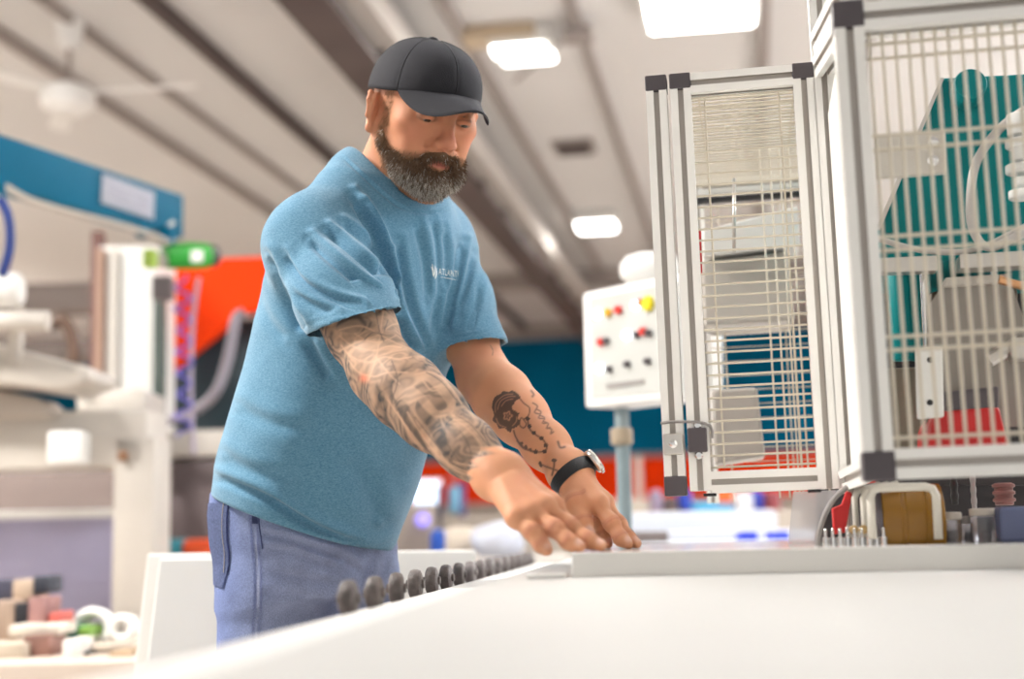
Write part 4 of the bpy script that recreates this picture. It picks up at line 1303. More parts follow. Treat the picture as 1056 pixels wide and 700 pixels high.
# local frame of the table: x = w, y = s, z from the floor
m_tab = mat('table_laminate', (.48, .475, .46), .5, var=.02, vscale=2, spec=.25)
zt = ZC + Z_TAB
bm = bmesh.new(); add_box(bm, (1.43, .40, zt - .02), (2.6, 3.1, .04), .004, seg=3); obj('tabletop', bm, m_tab, table, smooth=40)
bm = bmesh.new(); add_box(bm, (1.42, .40, (zt - .04) / 2), (2.5, 2.9, zt - .042), .01); obj('base', bm, m_offwhite, table)
bm = bmesh.new(); add_box(bm, (.08, .65, ZC - .0786 - .010), (.16, 3.6, .020), .003); obj('edge_ledge', bm, m_white, table)
bm = bmesh.new(); add_box(bm, (-.022, .65, ZC - .105), (.05, 3.6, .035), .004); obj('wheel_rail', bm, m_grey, table)
m_rub = mat('wheel_rubber', (.13, .11, .105), .45, bump=.8, bscale=260, var=.35, vscale=60)
first = None
zwh = ZC - .049 - .0185; WS = .0185 / .0213
for i in range(16):
    s = .352 + i * .1428
    if first is None:
        bm = bmesh.new(); add_lathe(bm, (-.011, 0, 0), (1, 0, 0), [(.006, -.004), (.0065, 0), (.0150, .0005), (.0195, .003), (.0213, .008), (.0213, .014), (.0195, .019), (.0150, .0215), (.0065, .022), (.006, .026)], 26)
        first = obj('wheel', bm, m_rub, table, smooth=40); w = first
        first['label'] = 'dark grey rubber wheel'
    else:
        w = first.copy(); COL.objects.link(w); w.parent = table
    w.location = (-.021, s, zwh); w.scale = (WS * 1.0, WS * 1.12, WS * 1.12)
    w.rotation_euler = (random.Random(i).uniform(0, 6), 0, random.Random(i + 50).uniform(-.06, .06))
# slab
sl = TP(0, 0, 0)
slab = thing('white_slab', 'glossy white stone slab lying on the white table under both hands', 'slab', toW((tab0.x, tab0.y, -ZC)), TROT)
# left near corner at pixel (590, ~595)
c = Q(590, 590, 1.72); v = Vector((c.x, 1.72, 0)) - E0
w0, s0 = v.dot(tperp), v.dot(tdir)
m_slab = mat('polished_stone', (.80, .78, .74), .10, var=.02, vscale=5, spec=.5)
bm = bmesh.new(); add_box(bm, (w0 + .85, s0 + .58, ZC + (Z_SLAB + Z_TAB) / 2), (1.7, 1.16, Z_SLAB - Z_TAB), .0012); obj('slab', bm, m_slab, slab)
slab_o = slab
# white bar standing for a light reflection on the table left of the slab
a = T(563, 1.70, Z_TAB + .004)
bm = bmesh.new(); add_box(bm, (0, 0, 0), (.046, .010, .006), .002)
o = obj('reflection_strip', bm, m_white); o.location = toW((a.x, 1.70, Z_TAB + .0032)); o.rotation_euler = (0, 0, YAW)
tag(o, 'narrow white strip standing for a reflection on the table beside the slab corner', 'strip')
# ================================================================ machine enclosure
m_alu = mat('anodised_profile', (.90, .885, .85), .42, .0, var=.03, vscale=10)
m_slot_shade = mat('profile_slot_shade', (.50, .46, .42), .5, .3)  # grooves darker than the profile: their shade is put into the colour
m_cap = mat('profile_cap', (.085, .072, .080), .5)
m_wire = mat('wire_cream', (.66, .60, .49), .45)
m_steel = mat('brushed_steel', (.60, .57, .53), .35, .85, var=.05, vscale=30)
m_teal = mat('teal_enamel', (.004, .21, .215), .45, spec=.2, var=.05, vscale=6)
m_chrome = mat('chrome', (.75, .75, .75), .15, 1)
def profile(bm, a, b, s=.030, up=Vector((0, 1, 0))):
    a, b = Vector(a), Vector(b); M = frame_between(a, b, up); L = (b - a).length
    h, g, d = s / 2, s * .135, s * .22
    quad = [(h, -h), (h, -g), (h - d, -g), (h - d, g), (h, g)]
    pts = []
    for k in range(4):
        c, sn = math.cos(k * PI / 2), math.sin(k * PI / 2)
        for x, y in quad: pts.append((x * c - y * sn, x * sn + y * c))
    n0 = len(bm.faces); add_prism(bm, pts, L, M); bm.faces.ensure_lookup_table()
    for i in range(20):
        if i % 5 in (1, 2, 3): bm.faces[n0 + 2 + i].material_index = 1
YD, YN = 2.03, 1.66
# ---- door
P = lambda x, y: pix(x, y, YD)
zbot, ztop = P(780, 508).z, P(780, 74).z
xl = P(686, 495).x; PR = .030
# use level/vertical construction; left edge taken at mid height
xr = P(866, 495).x
dz_ = PR
door = thing('guard_door', 'aluminium framed machine guard door filled with horizontal cream wires', 'guard door', (xl, YD, zbot))
def DL(x, z, y=0): return Vector((x - xl, y, z - zbot))
x1 = xl + PR / 2; x2 = x1 + PR * 1.17; x3 = xr - PR / 2
for nm, a, b in (('hinge_post', DL(x1, zbot), DL(x1, ztop)), ('side_profile', DL(x2, zbot + .004), DL(x2, ztop)), ('side_profile', DL(x3, zbot), DL(x3, ztop)),
                 ('top_profile', DL(x2 + PR / 2, ztop - PR / 2), DL(x3 - PR / 2, ztop - PR / 2)), ('bottom_profile', DL(x2 + PR / 2, zbot + PR / 2), DL(x3 - PR / 2, zbot + PR / 2))):
    bm = bmesh.new(); profile(bm, a, b, PR); obj(nm, bm, [m_alu, m_slot_shade], door)
for x, z, in ((x1, ztop), (x2, ztop), (x3, ztop)):
    bm = bmesh.new(); add_box(bm, DL(x, z - PR * .35), (PR * 1.04, PR * 1.04, PR * .8), .002); obj('corner_cap', bm, m_cap, door)
bm = bmesh.new(); add_box(bm, DL(x1, zbot + .012), (PR * 1.05, PR * 1.05, .028), .002); obj('corner_cap', bm, m_cap, door)
# wires
bm = bmesh.new(); xa, xb = x2 + PR / 2, x3 - PR / 2
n = 34; z0_, z1_ = zbot + PR + .006, ztop - PR - .004
for i in range(n):
    z = z0_ + (z1_ - z0_) * i / (n - 1); add_cyl(bm, DL(xa, z), DL(xb, z), .0016, seg=8)
for f in (.13, .86): add_cyl(bm, DL(xa + (xb - xa) * f, z0_, .003), DL(xa + (xb - xa) * f, z1_, .003), .0015, seg=8)
obj('wire_mesh', bm, m_wire, door, smooth=40)
# lock and hinge hardware
zl = P(720, 455).z
bm = bmesh.new(); add_box(bm, DL(x2 - .001, zl, -PR * .5 - .006), (.027, .014, .034), .002); lk = obj('latch', bm, m_cap, door)
for dz in (.021, -.021):
    bm = bmesh.new(); add_lathe(bm, DL(x2, zl + dz, -PR * .5 - .002), (0, -1, 0), [(.006, 0), (.006, .004), (.004, .006)], 12); obj('screw', bm, m_chrome, lk, smooth=40)
bm = bmesh.new(); add_box(bm, DL(x1, zl - .004, -PR * .5 - .003), (.028, .006, .030), .002); hp_ = obj('hinge_plate', bm, m_steel, door)
bm = bmesh.new(); add_lathe(bm, DL(x1, zl - .004, -PR * .5 - .005), (0, -1, 0), [(.006, 0), (.006, .004), (.003, .006)], 12); obj('screw', bm, m_chrome, hp_, smooth=40)
bm = bmesh.new(); add_tube(bm, smooth_path([DL(x1 - .016, zl + .026, -.017), DL(x1, zl + .027, -.020), DL(x2, zl + .025, -.022), DL(x2 + .018, zl + .018, -.018), DL(x2 + .020, zl + .002, -.018)]), .0022, 6); obj('cable', bm, m_grey, door, smooth=True)
for x in (x2 + .012, x3 - .02):
    bm = bmesh.new(); add_box(bm, DL(x, zbot - .002), (.018, .02, .004), .001); obj('foot_pad', bm, m_black, door)

# ---- enclosure: posts, side frame, near frame, roof, rear frame
enc = thing('machine_enclosure', 'aluminium framed machine enclosure with vertical cream wires at right edge', 'machine guard', (P(870, 300).x, YD, zbot))
EO = Vector((P(870, 300).x, YD, zbot))
LEAN = -.012
enc.rotation_euler = (0, LEAN, 0); door.rotation_euler = (0, LEAN, 0)
def EL(v): return Vector(v) - EO
xs = P(868, 300).x + .0; N_ = lambda x, y: pix(x, y, YN)
xn = N_(906, 485).x; znb = N_(980, 493).z; znt = N_(980, 0).z
PN = .034
def prof(name, a, b, s, par=enc):
    bm = bmesh.new(); profile(bm, EL(a), EL(b), s); return obj(name, bm, [m_alu, m_slot_shade], par)
xp = xr + .014
prof('post', (xp, YD, zbot - .004), (xp, YD, ztop + .20), PR)                       # post the door closes on
prof('post', (xn, YN, znb), (xn, YN, znt), PN)
for z in (znt - PN / 2, znb + PN / 2): prof('rail', (xn + PN / 2, YN, z), (xn + 1.1, YN, z), PN)
prof('post', (xn + 1.1, YN, znb), (xn + 1.1, YN, znt), PN)
for za_, zb_ in ((znt - PN / 2, ztop - .004), (znb + PN / 2, zbot + .016), (znt + .02, ztop + .032)): prof('side_rail', (xn + .002, YN + PN / 2, za_), (xp, YD - PR / 2, zb_), .028)
for z in (znt - PN * .38, znb + PN * .45):
    bm = bmesh.new(); add_box(bm, EL((xn, YN, z)), (PN * 1.06, PN * 1.06, PN * .98), .002); obj('corner_cap', bm, m_cap, enc)
bm = bmesh.new(); add_box(bm, EL(((xn + xp) / 2, (YN + YD) / 2, (znb + znt) / 2)), (.004, YD - YN - .03, znt - znb - .05)); obj('side_sheet', bm, m_alu, enc)
# near wire panel: close vertical wires, pairs of cross rods
bm = bmesh.new(); xw = xn + PN / 2; stepw = .0150
k = 0
while xw + k * stepw < xn + 1.08:
    x = xw + .006 + k * stepw; add_cyl(bm, EL((x, YN, znb + PN)), EL((x, YN, znt - PN)), .0021, seg=8); k += 1
for yy in (48, 143, 248, 352, 457):
    for d in (-6.5, 6.5):
        if yy == 457 and d > 0: continue
        z = N_(980, yy + d).z; add_cyl(bm, EL((xw, YN + (.004 if d > 0 else -.004), z)), EL((xn + 1.08, YN + (.004 if d > 0 else -.004), z)), .0022, seg=8)
obj('wire_mesh', bm, m_wire, enc, smooth=40)
# roof of wires behind the door, back frame
zr = ztop - .02
YB = 2.2
while pix(770, 190, YB).z < zr and YB < 3.4: YB += .01
YB = min(max(YB, 2.4), 3.2)
for y in (YB,): prof('roof_rail', (x2, y, zr), (xp, y, zr), PR)
prof('roof_rail', (x2, YD + .02, zr), (x2, YB, zr), .024); prof('roof_rail', (xp, YD + .02, zr), (xp, YB, zr), .024)
bm = bmesh.new(); y = YD + .03
while y < YB: add_cyl(bm, EL((x2, y, zr)), EL((xp, y, zr)), .0017, seg=6); y += .0175
for f in (.12, .80, .93): add_cyl(bm, EL((x2 + (xp - x2) * f, YD, zr + .003)), EL((x2 + (xp - x2) * f, YB, zr + .003)), .0015, seg=6)
obj('roof_wires', bm, m_wire, enc, smooth=40)
bm = bmesh.new(); add_box(bm, EL(((x2 + xp) / 2, YB - .02, zr - .028)), (xp - x2, .014, .010)); obj('roof_bar', bm, m_black, enc)
# rear wires, sparser, and the far side frame
bm = bmesh.new()
for i in range(24):
    z = zbot + .02 + i * .0265
    add_cyl(bm, EL((x2, YB, z)), EL((xp, YB, z)), .0012, seg=6)
obj('rear_wires', bm, m_wire, enc, smooth=40)
bm = bmesh.new()
for i in range(6):
    x = xp - .01 - i * .016; add_cyl(bm, EL((x, YD + .35, zbot)), EL((x, YD + .35, zr)), .0016, seg=6)
obj('side_wires', bm, m_wire, enc, smooth=40)
bm = bmesh.new()
for f in (.18, .72, .79): add_cyl(bm, EL((x2 + (xp - x2) * f, YB - .004, zbot)), EL((x2 + (xp - x2) * f, YB - .004, zr)), .0014, seg=6)
obj('rear_uprights', bm, m_wire, enc, smooth=40)
prof('rear_post', (xp, YB, zbot), (xp, YB, zr), PR); prof('rear_post', (x2, YB, zbot), (x2, YB, zr), .022)
# white slab standing for the bright light beyond the door, and hanging rod
bm = bmesh.new(); pix_prism(bm, [(728, 236), (826, 212), (828, 252), (728, 262)], YB - .12, .12); bev(bm, .003)
xf(bm, bm.verts[:], Matrix.Translation(-EO)); obj('light_patch', bm, m_white, enc, 'white slab standing for bright light')
bm = bmesh.new(); a, b = pix(757, 184, 2.3), pix(757, 260, 2.3); add_tube(bm, [a, b], .0030, 10)
tag(obj('hanging_rod', bm, m_steel, smooth=True), 'short grey rod hanging behind the guard door wires', 'rod')
bm = bmesh.new(); pix_prism(bm, [(726, 268), (815, 258), (822, 330), (728, 335)], YB - .10, .15); bev(bm, .006)
xf(bm, bm.verts[:], Matrix.Translation(-EO)); obj('motor_box', bm, m_offwhite, enc, 'beige housing')
bm = bmesh.new(); pix_prism(bm, [(735, 400), (782, 398), (790, 470), (737, 478)], YB - .08, .1); bev(bm, .006)
xf(bm, bm.verts[:], Matrix.Translation(-EO)); obj('spindle_cover', bm, mat('warm_grey', (.45, .41, .37), .5), enc, 'tall grey cover')
bm = bmesh.new(); pix_prism(bm, [(722, 238), (726, 238), (727, 282), (723, 282)], 2.05, .01)
o = obj('red_strip', bm, mat('red_plastic', (.55, .02, .02), .5), door); o.location = -Vector((xl, YD, zbot))

# ---- inside the near bay
m_clear = mat('clear_plastic', (.92, .93, .92), .08, trans=.9, ior=1.45)
YI = 2.10
mach = thing('edging_machine', 'teal machine body behind the vertical wires at the right edge', 'machine', pix(980, 400, YI))
MO = pix(980, 400, YI)
def mpart(name, bm, m, par=mach, smooth=False, label=None):
    xf(bm, bm.verts[:], Matrix.Translation(-MO)); return obj(name, bm, m, par, label, smooth)
bm = bmesh.new(); pix_prism(bm, [(972, 80), (1130, 72), (1130, 268), (906, 268), (905, 236), (938, 165)], YI, .30); bev(bm, .004); mpart('body', bm, m_teal)
bm = bmesh.new(); c = pix(996, 97, YI); add_lathe(bm, c, (0, -1, 0), [(.0235, 0), (.0235, .045), (.0215, .050), (.0205, .050)], 30); mpart('boss', bm, m_teal, smooth=35)
bm = bmesh.new(); pix_prism(bm, [(970, 80), (974, 80), (908, 236), (904, 234)], YI - .012, .02); mpart('edge_lip', bm, m_steel)
bm = bmesh.new(); pix_prism(bm, [(902, 140), (975, 134), (977, 178), (904, 184)], YI - .20, .012); bev(bm, .002); br = mpart('bracket_plate', bm, mat('milky_plate', (.60, .56, .50), .3))
for y in (147, 166):
    bm = bmesh.new(); c = pix(962, y, YI - .20); add_lathe(bm, c, (0, -1, 0), [(.0075, 0), (.0075, .003), (.0045, .0045)], 14)
    s_ = mpart('screw', bm, m_chrome, br, 35)
# column bracket, rods, cylinders
bm = bmesh.new(); pix_prism(bm, [(905, 266), (966, 263), (967, 279), (906, 281)], YI - .08, .03); bev(bm, .002); mpart('cross_bracket', bm, m_steel)
bm = bmesh.new(); pix_prism(bm, [(990, 262), (1130, 254), (1130, 270), (990, 277)], YI - .10, .04); bev(bm, .002); mpart('cross_bracket', bm, m_steel)
for x, r in ((926, .016), (940, .010)):
    bm = bmesh.new(); add_cyl(bm, pix(x, 282, YI + .03), Vector((pix(x, 282, YI + .03).x, YI + .03, pix(x, 372, YI + .03).z)), r, seg=20, bevel=.002); mpart('teal_cylinder', bm, m_teal, smooth=35)
for x, y0_, y1_ in ((952, 279, 360), (1024, 272, 340)):
    bm = bmesh.new(); a = pix(x, y0_, YI - .03); add_cyl(bm, a, Vector((a.x, a.y, pix(x, y1_, YI - .03).z)), .0055, seg=16); mpart('piston_rod', bm, m_chrome, smooth=35)
# smoky splash guard
bm = bmesh.new(); pix_prism(bm, [(955, 440), (956, 318), (976, 288), (1040, 284), (1060, 340), (1058, 440)], YI - .06, .004)
mpart('splash_guard', bm, mat('smoky_plastic', (.55, .50, .45), .12, trans=.55))
bm = bmesh.new(); pix_prism(bm, [(975, 286), (1040, 282), (1041, 291), (974, 296)], YI - .07, .03); bev(bm, .002); mpart('guard_rail', bm, m_offwhite)
bm = bmesh.new(); pix_prism(bm, [(960, 300), (1050, 296), (1050, 400), (962, 404)], YI + .06, .18); bev(bm, .006); mpart('motor_block', bm, mat('bronze_grey', (.13, .10, .075), .45, .3))
bm = bmesh.new(); pix_prism(bm, [(944, 358), (972, 356), (974, 430), (946, 432)], YI - .16, .010); bev(bm, .003); wp = mpart('white_plate', bm, m_white)
for y in (371, 415):
    bm = bmesh.new(); add_lathe(bm, pix(959, y, YI - .16), (0, -1, 0), [(.004, 0), (.004, .001)], 12); mpart('hole', bm, m_black, wp)
bm = bmesh.new(); pix_prism(bm, [(972, 404), (1030, 398), (1030, 420), (975, 424)], YI - .12, .05); bev(bm, .003); mpart('clamp_block', bm, m_cap)
bm = bmesh.new(); pix_prism(bm, [(958, 440), (964, 426), (985, 420), (1030, 416), (1046, 478), (956, 482)], YI - .12, .14); bev(bm, .008); mpart('red_hood', bm, mat('red_enamel', (.50, .012, .012), .35))
bm = bmesh.new(); pix_prism(bm, [(905, 380), (950, 378), (955, 476), (905, 478)], YI + .12, .10); bev(bm, .004); mpart('casting', bm, mat('pale_casting', (.24, .21, .16), .55))
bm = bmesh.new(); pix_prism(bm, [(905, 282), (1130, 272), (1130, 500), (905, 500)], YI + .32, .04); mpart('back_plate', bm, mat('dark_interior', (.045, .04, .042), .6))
bm = bmesh.new(); a = pix(1046, 300, YI - .09)
add_tube(bm, smooth_path([pix(1030, 288, YI - .10), pix(1056, 295, YI - .10), pix(1100, 300, YI - .10)]), .006, 12); mpart('copper_pipe', bm, mat('copper', (.65, .35, .18), .3, .8), smooth=True)
bm = bmesh.new(); add_box(bm, pix(1052, 360, YI - .10), (.03, .04, .03), .004); add_tube(bm, [pix(1020, 372, YI - .1), pix(1052, 352, YI - .1), pix(1110, 340, YI - .1)], .009, 12); mpart('feed_arm', bm, m_steel, smooth=30)
# stacked white fittings at the right edge
bm = bmesh.new(); c = pix(1056, 205, YI - .10)
for k, (r, h) in enumerate(((.020, .012), (.012, .012), (.022, .012), (.012, .02), (.020, .012), (.016, .03))):
    add_cyl(bm, c + Vector((0, 0, .018 * k)), c + Vector((0, 0, .018 * k + h)), r, seg=24, bevel=.002)
mpart('pipe_fitting', bm, m_white, smooth=35)
# hoses
def hose(label, pts, r, m, cat='hose', par=None, name='hose'):
    bm = bmesh.new(); add_tube(bm, smooth_path(pts, 10), r, 12); o = obj(name, bm, m, smooth=True); return tag(o, label, cat)
m_hose = mat('hose_clear', (.52, .49, .46), .3)
hose('pale hose sagging across the teal machine body', [pix(905, 246, YI - .05), pix(940, 256, YI - .07), pix(975, 260, YI - .07), pix(1010, 256, YI - .07), pix(1060, 232, YI - .05)], .0042, m_hose)
hose('thick curved grey hose beside the white fitting', [pix(1080, 105, YI - .09), pix(1056, 114, YI - .09), pix(1030, 134, YI - .09), pix(1008, 165, YI - .09), pix(1001, 200, YI - .09), pix(1003, 235, YI - .09), pix(1020, 255, YI - .09), pix(1056, 240, YI - .08)], .0062, m_hose)

# ---- under the enclosure: belt drum, bent tubes, clips, jars
drum = thing('amber_drum', 'amber translucent drum under the enclosure corner cap', 'drum', pix(938, 566, 1.98))
DO = pix(938, 566, 1.98)
ctr = pix(939, 540, 1.98)
bm = bmesh.new(); add_lathe(bm, ctr - Vector((.040, 0, 0)), (1, 0, 0), [(.050, 0), (.053, .002), (.053, .024), (.0515, .026), (.0515, .030), (.053, .032), (.053, .054), (.0515, .056), (.053, .058), (.053, .078), (.050, .080)], 48)
xf(bm, bm.verts[:], Matrix.Translation(-DO)); obj('drum_shell', bm, mat('amber_plastic', (.30, .145, .018), .25, trans=.15), drum, smooth=35)
bm = bmesh.new(); add_lathe(bm, ctr - Vector((.046, 0, 0)), (1, 0, 0), [(.030, 0), (.050, .001), (.052, .006)], 36); xf(bm, bm.verts[:], Matrix.Translation(-DO)); obj('end_disc', bm, m_cap, drum, smooth=35)
m_tube = mat('white_tube', (.66, .63, .56), .35)
def utube(x, w, ytop, ybot, yw, r, label, grp=None):
    a, b = pix(x, ybot, yw), pix(x + w, ybot, yw); top = pix(x, ytop, yw).z
    pts = [a, Vector((a.x, yw, top - .012)), Vector((a.x + .004, yw, top - .003)), Vector((a.x + .013, yw, top))]
    if w > 20: pts += [Vector((b.x - .013, yw, top)), Vector((b.x - .004, yw, top - .003)), Vector((b.x, yw, top - .012)), b]
    else: pts += [Vector((a.x + .030, yw, top + .002)), Vector((a.x + .045, yw + .01, top + .006))]
    bm = bmesh.new(); add_tube(bm, pts, r, 12); o = obj('bent_tube', bm, m_tube, smooth=True); return tag(o, label, 'tube', grp)
utube(900, 68, 503, 556, 1.90, .0055, 'large white bent tube arching over the amber drum')
for i, x in enumerate((876, 884, 893)):
    bt = utube(x, 10, 505 - i * .5, 562, 2.02 - i * .04, .0045, ('leftmost', 'middle', 'rightmost')[i] + ' of three short white tubes left of the amber drum', 'short white bent tubes left of the drum')
for i, x in enumerate((880, 890, 900)):
    bm = bmesh.new(); c = pix(x, 546, 1.94); add_lathe(bm, c, (0, -1, 0), [(.006, 0), (.006, .006), (.003, .008)], 14)
    tag(obj('brass_knob', bm, mat('brass', (.60, .42, .20), .3, .8), smooth=35), ('left', 'middle', 'right')[i] + ' small brass knob in front of the white bent tubes', 'knob', 'brass knobs before the tubes')
for i in range(9):
    x = 852 + i * 7.5; c = pix(x, 566, 1.92 + .01 * (i % 2)); c.z = ZC + Z_SLAB
    bm = bmesh.new(); add_lathe(bm, c, (0, 0, 1), [(.0045, 0), (.0045, .010), (.0022, .011), (.0022, .020), (.001, .022)], 10)
    tag(obj('grub_screw', bm, m_chrome, smooth=35), 'small upright chrome screw in the row left of the amber drum', 'screw', 'upright chrome screws on the slab')
bm = bmesh.new(); pix_prism(bm, [(858, 524), (868, 520), (873, 506), (879, 508), (872, 549), (860, 551)], 1.98, .02); bev(bm, .002)
tag(obj('red_clip', bm, mat('red_plastic', (.55, .02, .02), .5)), 'red clip beside the short white bent tubes', 'clip')
hose('thin grey cable curving down to the slab below the guard door', [pix(874, 502, 1.95), pix(862, 512, 1.95), pix(852, 528, 1.95), pix(845, 548, 1.95), pix(843, 565, 1.95)], .0035, m_grey, 'cable', name='cable')
bm = bmesh.new(); pix_prism(bm, [(818, 507), (866, 505), (846, 540), (842, 568), (812, 568)], 2.22, .002)
tag(obj('splash_curtain', bm, mat('frosted_film', (.90, .90, .93), .35, alpha=.38)), 'frosted plastic curtain hanging under the guard door', 'curtain')
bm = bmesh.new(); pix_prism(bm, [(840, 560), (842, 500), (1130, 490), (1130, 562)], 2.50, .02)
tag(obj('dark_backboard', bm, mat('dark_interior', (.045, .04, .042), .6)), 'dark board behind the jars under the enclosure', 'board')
jars = [(982, 528, 14, 'clear jar nearest the amber drum'), (1000, 532, 11, 'narrow clear jar in the middle of the row'), (1016, 524, 17, 'tall clear jar beside the blue box'), (1030, 536, 12, 'small clear jar touching the blue box')]
for i, (x, yt, w, lb) in enumerate(jars):
    yw = 1.96 + .02 * (i % 2); b = pix(x, 565, yw); r = w / 1466 * yw / 1.35; hh = pix(x, yt, yw).z - (ZC + Z_SLAB)
    t = thing('tool_jar', lb, 'jar', (b.x, yw, ZC + Z_SLAB), 0, 'clear jars under the enclosure')
    bm = bmesh.new(); add_lathe(bm, (0, 0, .0005), (0, 0, 1), [(r * .9, 0), (r, .003), (r, hh - .012), (r * .8, hh - .008)], 20); obj('glass', bm, mat('jar_glass', (.42, .42, .46), .15, trans=.75), t, smooth=35)
    bm = bmesh.new(); add_lathe(bm, (0, 0, hh - .010), (0, 0, 1), [(r * .95, 0), (r * 1.05, .001), (r * 1.05, .009), (r * .9, .010)], 20); obj('lid', bm, (m_offwhite, m_grey)[i % 2], t, smooth=35)
bm = bmesh.new(); a = pix(1052, 545, 1.92); add_box(bm, (a.x + .02, 1.94, ZC + Z_SLAB + .0225), (.09, .05, .045), .004)
tag(obj('blue_box', bm, mat('blue_grey_plastic', (.10, .12, .22), .4)), 'dull blue plastic box at the right edge on the slab', 'box')
for x, y, w, h, c, nm, lb in ((985, 505, 8, 30, (.02, .02, .02), 'tool_holder', 'black tool holder hanging above the clear jars, left one'), (1005, 508, 6, 34, (.35, .33, .32), 'steel_spindle', 'steel spindle above the clear jars'), (1036, 510, 22, 22, (.22, .10, .09), 'rust_coil', 'rusty brown coil under the enclosure right end')):
    bm = bmesh.new(); a = pix(x, y + h / 2, 2.2); r = w / 2 / 1466 * 2.2; L = h / 1466 * 2.2
    if nm == 'tool_holder': L = zbot + .03 - a.z
    pr = [(r * .7, 0)]
    for k in range(6): pr += [(r * (1 if k % 2 else .82), L * (k + .2) / 6.4), (r * (1 if k % 2 else .82), L * (k + .9) / 6.4)]
    add_lathe(bm, a, (0, 0, 1), pr + [(r * .7, L)], 20); tag(obj(nm, bm, mat('paint_' + nm, c, .4), smooth=35), lb, 'tool')
# ================================================================ things further off
def B(px, py, Y): return toW(Q(px, py, Y))
def lbox(bm, x0, y0, x1, y1, Y, depth, bevel=.01):
    """upright box whose front face spans the pixels at level depth Y (box is square to the camera heading)"""
    a, b = Q(x0, y0, Y), Q(x1, y1, Y)
    c = Vector(((a.x + b.x) / 2, Y + depth / 2, (a.z + b.z) / 2)); s = (abs(b.x - a.x), depth, abs(a.z - b.z))
    add_box(bm, (0, 0, 0), s, bevel, Matrix.Translation(toW(c)) @ Matrix.Rotation(YAW, 4, 'Z'))
FLOOR = ('dark_machine', 'thin_red_post', 'far_white_post', 'navy_post', 'bench_shadow_box', 'tan_cabinet', 'tan_counter', 'grey_cabinet', 'roller_table', 'white_machine_base', 'clutter_bench', 'lilac_panel', 'rear_bench', 'packing_bench', 'lower_ledge', 'bin_stand', 'indigo_jacket')
def floor_py(px, Y):
    lo, hi = 400, 4000
    for _ in range(40):
        m_ = (lo + hi) / 2
        if toW(Q(px, m_, Y)).z > 0.0005: lo = m_
        else: hi = m_
    return lo
def one(name, x0, y0, x1, y1, Y, depth, m, label, cat, bevel=.01, group=None):
    if name in FLOOR: y1 = floor_py((x0 + x1) / 2, Y)
    bm = bmesh.new(); lbox(bm, x0, y0, x1, y1, Y, depth, bevel); return tag(obj(name, bm, m, smooth=30), label, cat, group)
def lprism(bm, poly, Y, thick):
    A = [bm.verts.new(B(a, b, Y)) for a, b in poly]; n = RW @ Vector((0, thick, 0))
    Bk = [bm.verts.new(v.co + n) for v in A]; k = len(poly)
    bm.faces.new(A); bm.faces.new(Bk[::-1])
    for i in range(k):
        j = (i + 1) % k; bm.faces.new((A[j], A[i], Bk[i], Bk[j]))
m_crane = mat('crane_blue', (.001, .105, .190), .65, spec=.12, var=.04, vscale=3)
m_sign = mat('sign_white', (.72, .72, .80), .5)
m_lilac = mat('lilac_sheet', (.42, .40, .56), .55, var=.08, vscale=3)
# ---- jib crane
crane = thing('jib_crane', 'teal blue jib crane arm with white sign at upper left', 'crane', toW(Q(100, 190, 4.7)))
CO = toW(Q(100, 190, 4.7))
def cpart(name, bm, m, par=crane, smooth=False, label=None):
    xf(bm, bm.verts[:], Matrix.Translation(-CO)); return obj(name, bm, m, par, label, smooth)
YA, YE = 4.15, 5.25
XA = -120
def beam_pt(px, top):
    t = (px - 0) / 190.0
    inv = 1 / YA + (1 / YE - 1 / YA) * t; Y = 1 / inv
    y = (137 + (201 - 137) * t) if top else (192 + (246 - 192) * t)
    return Q(px, y, Y)
bm = bmesh.new()
f_ = [beam_pt(XA, 1), beam_pt(190, 1), beam_pt(190, 0), beam_pt(XA, 0)]
d_ = (f_[1] - f_[0]).normalized(); nrm_ = Vector((-d_.y, d_.x, 0)).normalized() * .10
A_ = [bm.verts.new(toW(p)) for p in f_]; B_ = [bm.verts.new(toW(p + nrm_)) for p in f_]
bm.faces.new(A_); bm.faces.new(B_[::-1])
for i in range(4): j = (i + 1) % 4; bm.faces.new((A_[j], A_[i], B_[i], B_[j]))
bev(bm, .012); cpart('jib_beam', bm, m_crane, smooth=30)
def on_beam(px, f, off=.006):
    a, b = beam_pt(px, 1), beam_pt(px, 0); return toW(a + (b - a) * f - nrm_.normalized() * off)
bm = bmesh.new(); q4 = [on_beam(104, .14), on_beam(158, .18), on_beam(157, .80), on_beam(102.5, .76)]
vs_ = [bm.verts.new(p) for p in q4]; bm.faces.new(vs_); bmesh.ops.solidify(bm, geom=bm.faces[:], thickness=-.004); sg = cpart('sign', bm, m_sign)
bm = bmesh.new()
for (fa, fb, xa_, xb_) in ((.32, .36, 112, 150), (.44, .50, 112, 132), (.44, .50, 137, 151), (.60, .64, 115, 146)):
    q4 = [on_beam(xa_, fa, .0115), on_beam(xb_, fa + .02, .0115), on_beam(xb_, fb + .02, .0115), on_beam(xa_, fb, .0115)]; bm.faces.new([bm.verts.new(p) for p in q4])
cpart('faint_lines', bm, mat('sign_ink', (.56, .56, .66), .5), sg)
bm = bmesh.new(); pts = [toW(Q(x, y, Y)) for x, y, Y in ((4, 192, 4.1), (30, 206, 4.2), (70, 218, 4.4), (110, 228, 4.6), (150, 240, 4.85), (172, 250, 5.0))]
add_tube(bm, smooth_path(pts), .020, 10, flat=.4); cpart('flat_cable', bm, m_offwhite, smooth=True)
bm = bmesh.new(); add_tube(bm, [toW(Q(2, 185, 4.1)), toW(Q(2, 200, 4.1))], .012, 8); cpart('cable_trolley', bm, m_crane)
